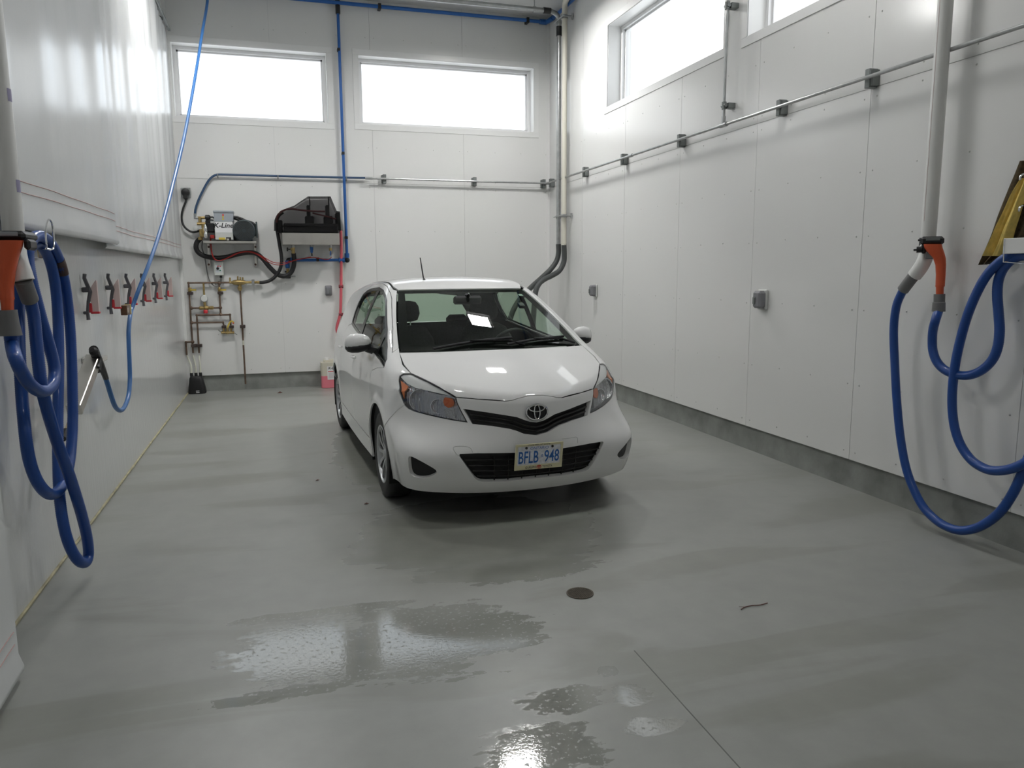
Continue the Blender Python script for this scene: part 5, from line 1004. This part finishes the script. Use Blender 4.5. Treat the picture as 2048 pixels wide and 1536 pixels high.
# ---- pressure gun, holster, overhead blue hose
blue_h = mat('light_blue_hose', (.035, .13, .34), .38); tan = mat('tan_lance', (.45, .36, .22), .4, .3)
hd, lo_ = LW(187, 719, .10), LW(130, 866, .07)
dirn = lo_-hd; dirn /= np.linalg.norm(dirn)
gun = thing('pressure_gun', 'black pressure washer gun resting in the steel holster', 'spray gun', hd)
obj('grip', MB().tube(spline([LW(*p, .12) for p in [(187, 699), (190, 704), (192, 715), (194, 728), (193, 742)]], .01), .026, 12, radii=None), blk_rub, gun); obj('gun_body', MB().tube([LW(184, 700, .115), LW(187, 702, .12), LW(193, 712, .12), LW(198, 722, .12), LW(203, 731, .12)], .022, 12, radii=[.014, .026, .025, .022, .018]).tube([LW(188, 708, .11), hd], .016, 10), blk_rub, gun); obj('trigger', MB().tube(spline([LW(*p, .14) for p in [(194, 706), (199, 715), (198, 727), (196, 735)]], .01), .009, 8), blk, gun)
obj('lance', MB().tube([hd, lo_], .010, 10), tan, gun); obj('lance_tip', MB().tube([lo_-dirn*.02, lo_+dirn*.05], .018, 10), blk, gun)
ho = thing('wand_holster', 'slanted stainless holster channel on the left wall', 'holder', LW(165, 770, .05))
h0 = hd; h1 = hd+(lo_-hd)*.62; ax0 = (h1-h0)/np.linalg.norm(h1-h0); ax1 = np.cross(ax0, ex); ax1 /= np.linalg.norm(ax1); ax2 = np.cross(ax0, ax1)
obj('channel', MB().obox((h0+h1)/2+ax0*.03, np.array([ax0, ax1, ax2]), (np.linalg.norm(h1-h0)/2+.04, .034, .038), .004), steel, ho); p = LW(165, 720, .0); obj('wall_bracket', MB().box((XL, p[1]-.03, p[2]-.015), (XL+.12, p[1]+.12, p[2]+.015), .004), steel, ho)
hp = [(415, -60), (415, 0), (405, 62), (394, 132), (381.5, 205), (367, 280), (350, 352), (331, 426), (312, 488), (294, 538), (278, 578), (265, 614), (260.6, 630), (257.3, 660), (257.8, 695), (259.2, 728), (259.8, 758), (257.2, 790), (250, 812), (241, 821), (231, 814), (222.5, 792), (214.5, 766), (208, 746), (202, 730)]
offs = np.concatenate([np.linspace(.62, .10, 12), np.full(len(hp)-12, .10)]); oh = thing('pressure_hose', 'blue pressure hose hanging from the ceiling and looping to the gun', 'hose', LW(258, 700, .1))
obj('hose', MB().tube(spline([LW(*p, o) for p, o in zip(hp, offs)], .03), .0155, 10), blue_h, oh); obj('strain_relief', MB().tube([LW(201, 728, .115), LW(206, 741, .105), LW(212, 757, .1)], .019, 10, radii=[.021, .02, .017]), blk_rub, oh)
tg = LW(255, 619, .10); tga = thing('hose_tag', 'small brown tag taped around the blue hose', 'tag', tg); obj('tag_plate', MB().obox(tg-ey*.06, np.eye(3), (.022, .085, .036), .003), mat('brown_tag', (.10, .05, .025), .35), tga)
obj('tag_band', MB().obox(tg-ey*.0+[.002, 0, 0], np.eye(3), (.0225, .01, .037), .002), yel, tga); obj('tag_mark', MB().obox(tg-ey*.11+[.0225, 0, 0], np.eye(3), (.0006, .02, .018)), mat('tag_print', (.5, .45, .38), .5), tga, 0)
# ---- vacuum stations
vac_blue = mat('corrugated_blue_hose', (.010, .060, .27), .36, 0, .15); orange = mat('orange_nozzle', (.62, .10, .035), .42); cuff_m = mat('grey_cuff', (.17, .17, .17), .55); pvc = mat('white_pvc', (.74, .74, .72), .3)
def ribbed(name, pts, parent, r=.026, pitch=.0095):
    P = spline(pts, pitch/2); rad = np.where(np.arange(len(P)) % 2 == 0, r, r*.925); return obj(name, MB().tube(P, r, 14, True, rad), vac_blue, parent, 80)
# left station
pl_ = LW(22, 412, .12); px_, py_ = pl_[0], pl_[1]
vp = thing('vacuum_pipe', 'white plastic vacuum pipe on the left wall above the orange nozzle', 'pipe', (px_, py_, 1.72)); zb_ = LW(25, 478, .12)[2]
obj('pipe', MB().tube([(px_, py_, zb_), (px_, py_, ZC)], .042, 18), pvc, vp)
for p in ((4, 193), (26, 375)): z_ = LW(*p, .12)[2]; obj('pipe_label', MB().raw([(px_+.0425*math.cos(a), py_+.0425*math.sin(a), z_+s*.026) for s in (-1, 1) for a in np.linspace(-.62, .1, 5)], [(i, i+1, i+6, i+5) for i in range(4)]), mat('purple_label', (.30, .28, .42), .5), vp)
YN = py_-.21
def LN(px, py, off=0.0): return on_y(px, py, YN)
hb = thing('nozzle_holder', 'black nozzle holder clamped on the left vacuum pipe', 'holder', LN(25, 481))
a_, b_2 = LN(-16, 461), LN(52, 481.5); obj('holder_body', MB().box((a_[0], YN-.01, b_2[2]), (b_2[0], py_-.03, a_[2]), .014), blk, hb); w0, w1 = LN(-12, 463.5), LN(37, 472); obj('holder_window', MB().box((w0[0], YN-.0125, w1[2]), (w1[0], YN-.009, w0[2]), .001), grey_box, hb)
w0, w1 = LN(46, 478), LN(62, 500); obj('holder_arm', MB().box((w0[0], YN-.005, w1[2]), (w1[0], YN+.10, w0[2]), .01), blk, hb); obj('pipe_clamp', MB().cyl((px_, py_, b_2[2]), (px_, py_, a_[2]), .050, 18).box((px_-.04, py_-.08, b_2[2]+.005), (px_+.04, py_-.02, a_[2]-.005), .006), blk, hb)
vl = thing('vacuum_hose', 'blue corrugated vacuum hose coiled on the left wall with orange nozzle', 'vacuum hose', LW(90, 900, .15))
def nozzle(rows, W, parent, td):
    """flattened crevice nozzle: rows of (left px, right px, y px, depth offset, thickness)"""
    V = []; n = 16
    for x0, x1, y, off, th in rows:
        a, b = W(x0, y, off), W(x1, y, off); c = (a+b)/2; h = (b-a)/2
        for t in np.linspace(0, 2*math.pi, n, endpoint=False): V.append(c+h*math.copysign(abs(math.cos(t))**.75, math.cos(t))+td*th*math.copysign(abs(math.sin(t))**.75, math.sin(t)))
    m = len(rows); F = [(i*n+j, i*n+(j+1) % n, (i+1)*n+(j+1) % n, (i+1)*n+j) for i in range(m-1) for j in range(n)]+[tuple(range(n))[::-1], tuple(range((m-1)*n, m*n))]
    return obj('crevice_nozzle', MB().raw(V, F), orange, parent, 50)
nozzle([(-14, 47, 481, .17, .035), (-12, 45, 492, .17, .036), (-8, 37, 515, .175, .034), (-3, 30, 545, .18, .03), (-2, 27, 575, .185, .029), (-2, 27.5, 594, .19, .029), (0, 28.5, 597, .19, .031), (2, 27, 601, .19, .028), (4, 27, 622, .19, .028)], LN, vl, ey)
obj('hose_cuff', MB().tube([LN(15.5, 620), LN(18.5, 645), LN(21, 671)], .038, 16, radii=[.034, .036, .043]), cuff_m, vl)
ribbed('nozzle_hose', [LN(21, 668), LN(24, 690)]+[LW(*p, o) for p, o in [((31, 716), .2), ((44, 745), .21), ((62, 771), .215), ((84, 783), .215), ((102, 773), .21), ((109, 752), .205), ((107, 725), .2), ((98, 690), .19), ((86, 650), .18), ((74, 606), .17), ((63, 563), .16), ((56.5, 524), .15), ((57, 495), .15), ((66, 477), .15), ((80, 472), .15), ((95, 480), .15), ((109, 500), .15), ((121, 530), .15), ((129.5, 565), .15), ((136, 610), .15), ((140.5, 660), .15), ((143.5, 720), .15), ((145, 780), .15), ((145.5, 840), .15), ((143, 890), .15), ((138, 930), .15), ((129, 962), .15), ((117, 982), .15), ((103, 989), .145), ((88, 981), .14), ((73, 960), .13), ((60, 925), .12), ((52, 880), .12), ((47, 830), .11), ((43, 780), .1), ((39.5, 720), .1), ((37.5, 660), .095), ((38, 600), .09), ((43, 550), .09), ((55, 505), .1), ((72, 487), .11), ((88, 497), .12), ((100, 522), .12), ((109, 560), .12), ((114.5, 610), .12), ((117, 670), .12), ((117.5, 730), .12), ((116.5, 790), .12), ((115.5, 850), .12), ((116, 920), .125), ((118, 975), .135), ((123, 1025), .145), ((132, 1070), .16), ((144, 1102), .175), ((158, 1122), .19), ((171, 1125), .20), ((177, 1108), .205), ((174, 1075), .21), ((164, 1032), .21), ((150, 985), .21), ((135, 940), .21), ((120, 900), .205), ((105, 855), .2), ((92, 810), .2), ((83, 770), .2), ((77, 725), .195), ((72.5, 680), .19), ((68, 635), .185), ((62, 605), .18)]], vl)
obj('hose_cuff', MB().tube([LW(60, 600, .18), LW(52, 578, .18), LW(46, 560, .18)], .034, 16), cuff_m, vl); obj('white_elbow', MB().tube(spline([LW(47, 562, .18), LW(41, 543, .17), LW(35, 525, .15), LW(31, 505, .13), (px_, py_, zb_)], .02), .042, 16), pvc, vl)
obj('tape_band', MB().tube(spline([LW(*p, .15) for p in [(117, 519), (122, 532), (126, 548)]], .02), .0275, 14), mat('brown_tape', (.06, .035, .03), .5), vl)
wr = thing('wire_hanger', 'chrome wire loop holding the coiled hose on the left wall', 'hanger', LW(98, 495, .12)); obj('wire', MB().tube(spline([LW(*p, o) for p, o in [((78, 496), .02), ((92, 496.5), .20), ((91, 470), .20), ((93, 449), .20), ((98, 439), .20), ((104, 447), .20), ((107, 470), .20), ((106, 497), .20), ((90, 497), .19)]], .01), .0045, 8), chrome, wr); obj('wire_plate', MB().box((XL, LW(78, 496, .02)[1]-.04, 1.63), (XL+.025, LW(78, 496, .02)[1]+.04, 1.70), .004), chrome, wr)
# right station
pr_ = RWp(1874, 240, .12); px2, py2 = pr_[0], pr_[1]; zb2 = RWp(1860, 477, .12)[2]
vp2 = thing('vacuum_pipe', 'white plastic vacuum pipe standing off the right wall', 'pipe', (px2, py2, zb2)); obj('pipe', MB().tube([(px2, py2, zb2), (px2, py2, ZC)], .041, 18), pvc, vp2); obj('pipe_seam', MB().tube([(px2-.041, py2+.0, zb2+.1), (px2-.041, py2+.0, ZC)], .0012, 4), stitch, vp2)
RNn = np.array([.707, .707, 0]); RNu = np.array([.707, -.707, 0]); RN0 = np.array([px2-.085, py2-.085, 0])
def RN(px, py, off=0.0): d = ray(px, py); return CAM+d*(np.dot(RN0-CAM, RNn)/np.dot(d, RNn))
hb2 = thing('nozzle_holder', 'black nozzle holder clamped on the right vacuum pipe', 'holder', RN(1865, 490)); axr = np.array([RNu, RNn, ez])
def rbx(p0, p1, d0, d1, bev): a, b = RN(*p0), RN(*p1); c = (a+b)/2+RNn*(d0+d1)/2; return MB().obox(c, axr, (abs(np.dot(b-a, RNu))/2, (d1-d0)/2, abs(a[2]-b[2])/2), bev)
obj('holder_body', rbx((1841, 473.5), (1888, 490), -.02, .08, .014), blk, hb2); obj('holder_window', rbx((1852, 475.5), (1880, 481), -.0225, -.019, .001), strut_m, hb2); obj('holder_knob', MB().tube([RN(1844, 499), RN(1833, 499.5)], .018, 12).tube([RN(1834, 499.5), RN(1827, 500)], .006, 8), blk, hb2); obj('holder_pin', MB().tube([RN(1844, 480), RN(1836, 480.5)], .006, 8), blk, hb2)
obj('holder_arm', rbx((1843, 488), (1851, 507), -.01, .07, .008), blk, hb2); obj('pipe_clamp', MB().cyl((px2, py2, RN(1865, 490)[2]), (px2, py2, RN(1865, 474)[2]), .048, 18), blk, hb2)
vr = thing('vacuum_hose', 'blue corrugated vacuum hose looped on the right wall with orange nozzle', 'vacuum hose', RWp(1880, 900, .15))
nozzle([(1846.5, 1884, 488.5, .2, .034), (1848, 1885.5, 496, .2, .036), (1856, 1889, 506, .2, .034), (1866, 1892, 517, .2, .031), (1870.5, 1892.5, 530, .2, .029), (1871.5, 1891.5, 550, .2, .029), (1870.8, 1890, 570, .2, .029), (1870.2, 1889.8, 572, .2, .031), (1871.5, 1888, 575, .2, .027), (1871.5, 1887.5, 590, .2, .027)], RN, vr, RNn)
obj('grey_wedge', MB().obox(RN(1860, 511), np.array([RNn, RNu, ez]), (.012, .025, .02), .004), cuff_m, vr); obj('hose_cuff', MB().tube([RN(1879, 588), RN(1878.5, 604), RN(1878, 605), RN(1877, 623)], .034, 16, radii=[.030, .030, .034, .036]), cuff_m, vr)
obj('white_elbow', MB().tube(spline([(px2, py2, zb2), RWp(1853, 505, .14), RWp(1849, 520, .16), RWp(1840, 537, .175), RWp(1829, 551, .18)], .02), .041, 16, radii=None), pvc, vr); obj('hose_cuff', MB().tube([RWp(1831, 547, .18), RWp(1818, 564, .18), RWp(1806, 580, .18)], .034, 16), cuff_m, vr)
ribbed('vacuum_tube', [RN(1877, 621)]+[RWp(*p, o) for p, o in [((1871, 640), .19), ((1866, 660), .18), ((1864.5, 682), .17), ((1866, 702), .17), ((1873, 722), .17), ((1887, 738), .165), ((1908, 748), .16), ((1935, 751), .15), ((1961, 742), .14), ((1983, 722), .13), ((1995, 695), .125), ((1999, 662), .12), ((1997, 625), .12), ((1994.5, 590), .12), ((1997, 560), .12), ((2008, 535), .13), ((2028, 517), .14), ((2052, 512), .15), ((2075, 530), .16), ((2090, 580), .17), ((2100, 680), .18), ((2100, 800), .19), ((2085, 880), .19), ((2062, 916), .19), ((2035, 933), .19), ((2005, 941), .185), ((1975, 939), .18), ((1945, 922), .175), ((1923, 893), .17), ((1910, 858), .17), ((1904.5, 815), .17), ((1905.5, 770), .17), ((1912, 720), .17), ((1922, 675), .17), ((1936, 628), .17), ((1954, 585), .17), ((1974, 550), .165), ((1998, 525), .16), ((2025, 508), .155), ((2050, 502), .15), ((2078, 515), .145), ((2100, 560), .14), ((2112, 640), .13), ((2110, 760), .12), ((2085, 860), .12), ((2062, 905), .13), ((2045, 945), .14), ((2025, 988), .15), ((1998, 1026), .155), ((1962, 1052), .16), ((1927, 1061), .165), ((1897, 1055), .165), ((1867, 1036), .165), ((1839.5, 1003), .165), ((1814.5, 944), .165), ((1801, 875), .165), ((1793.5, 800), .165), ((1789.5, 725), .165), ((1787.5, 660), .17), ((1793, 612), .175), ((1806, 580), .18)]], vr)
# hanger plate and cloths
hg = thing('hose_hanger', 'white hose hanger plate on the right wall beside the cloths', 'hanger', RWp(2040, 500, .1))
p, q = RWp(2010, 477, .19), RWp(2090, 506, .19); obj('hanger_plate', MB().box((XR-.20, q[1], q[2]), (XR-.185, p[1], p[2]), .003), whitep, hg); obj('hanger_wire', MB().tube([RWp(2009, 478, .2), RWp(2007, 524, .2), RWp(2085, 530, .2)], .004, 6), chrome, hg); obj('hanger_arm', MB().box((XR-.19, q[1]+.02, q[2]+.02), (XR, q[1]+.06, q[2]+.05), .004), whitep, hg)
def cloth(nm, lab, L, R_, off, m, amp, nf, cat='cloth', ph=0.0):
    """hanging cloth between a left and a right pixel outline, folded in depth"""
    L = spline(np.array([RWp(*p, off) for p in L]), .02); R_ = spline(np.array([RWp(*p, off) for p in R_]), .02); n = 26; k = 25
    rs2 = lambda P: np.stack([np.interp(np.linspace(0, len(P)-1, k), np.arange(len(P)), P[:, c]) for c in range(3)], 1)
    A, Bq = rs2(L), rs2(R_); V = []
    for i in range(k):
        for j in range(n):
            s = j/(n-1); t = i/(k-1); p = A[i]*(1-s)+Bq[i]*s; p = p+ex*(-amp*(.4+.6*t)*(math.sin(s*nf*math.pi+ph+.6*t)+.3*math.sin(s*nf*2.3*math.pi+1))); V.append(p)
    N0 = len(V); V2 = [p+ex*.006 for p in V]; F = [(i*n+j, i*n+j+1, (i+1)*n+j+1, (i+1)*n+j) for i in range(k-1) for j in range(n-1)]; F2 = [tuple(a+N0 for a in f[::-1]) for f in F]
    ed = list(range(n))+[i*n+n-1 for i in range(1, k)]+list(range(k*n-2, (k-1)*n-1, -1))+[i*n for i in range(k-2, 0, -1)]; F3 = [(ed[i], ed[i]+N0, ed[(i+1) % len(ed)]+N0, ed[(i+1) % len(ed)]) for i in range(len(ed))]
    mb = MB().raw(V+V2, F+F2+F3); return single(nm, mb, m, lab, cat, 'cloths on the right wall', 60)
cloth('brown_cloth', 'dark brown towel hanging behind the yellow chamois on the right wall', [(2040, 322), (2030, 348), (2015, 385), (1998, 430), (1985, 470), (1973, 500), (1961, 530)], [(2075, 318), (2080, 350), (2078, 400), (2066, 440), (2052, 472), (2020, 505), (1982, 527)], .05, mat('brown_towel', (.085, .06, .03), .85, noise=(60, .35), bump=(120, .5, .004)), .018, 5)
cloth('chamois', 'yellow chamois leather hanging from a hook on the right wall', [(2043, 357), (2034, 372), (2024, 390), (2010, 424), (1998, 450), (1987, 478), (1972, 512)], [(2056, 355), (2052, 375), (2043, 400), (2032, 432), (2021, 462), (2013, 490), (2004, 512)], .10, mat('yellow_chamois', (.74, .55, .15), .8, noise=(25, .18), bump=(90, .3, .003)), .026, 3.2, 'cloth', .4)
for p, lab in (((2045, 352), 'small wire hook above the chamois on the right wall'), ((2043, 415), 'small wire hook halfway down the chamois on the right wall')): single('wall_hook', MB().tube(spline([RWp(p[0]+6, p[1]-4, .006), RWp(p[0]+4, p[1]-4, .13), RWp(p[0], p[1]-3, .16), RWp(p[0]-4, p[1], .17), RWp(p[0]-5, p[1]+8, .17)], .01), .005, 7), chrome, lab, 'hook', 'wire hooks')
# ---- floor drain, twig, debris
dc = on_z(1160, 1187); fd_ = thing('floor_drain', 'small round brown drain grate in the concrete floor', 'drain', (dc[0], dc[1], 0)); rust = mat('rusty_grate', (.10, .085, .065), .6, .4, noise=(60, .3))
obj('drain_plate', MB().lathe((dc[0], dc[1], 0.0004), ez, [(.001, 0), (.066, 0), (.066, .001), (.001, .0012)], 28), mat('drain_dark', (.018, .017, .015), .8), fd_)
g = MB()
for k in range(-6, 7):
    h = math.sqrt(max(0, .064**2-(k*.0098)**2)); g.box((dc[0]+k*.0098-.0025, dc[1]-h, .001), (dc[0]+k*.0098+.0025, dc[1]+h, .003)); g.box((dc[0]-h, dc[1]+k*.0098-.0025, .001), (dc[0]+h, dc[1]+k*.0098+.0025, .003))
g.lathe((dc[0], dc[1], .001), ez, [(.060, 0), (.066, 0), (.066, .003), (.060, .003)], 28, True); obj('grating', g, rust, fd_, 0)
twm = mat('twig_brown', (.10, .035, .025), .7)
single('twig', MB().tube(spline([on_z(*p, .004) for p in [(1482, 1219), (1490, 1214), (1505, 1211), (1520, 1210), (1535, 1206)]], .01), .0022, 6).tube([on_z(1490, 1214, .004), on_z(1478, 1213, .004)], .001, 5), twm, 'thin brown twig lying on the concrete floor', 'twig')
for (px, py, s, lab) in ((560, 786, .035, 'dark leaf scrap on the floor before the back curb'), (635, 961, .016, 'tiny brown crumb on the floor left of the car'), (733, 1008, .018, 'tiny brown crumb on the floor beside the front wheel')):
    p = on_z(px, py, 0); single('debris', MB().raw([p+[-s, -.4*s, .002], p+[.2*s, -.7*s, .004], p+[s, .1*s, .003], p+[.3*s, .6*s, .3*s], p+[-.6*s, .5*s, .002], p+[0, 0, .6*s]], [(0, 1, 5), (1, 2, 5), (2, 3, 5), (3, 4, 5), (4, 0, 5), (0, 4, 3, 2, 1)]), twm, lab, 'debris', 'scraps on the floor', 0)
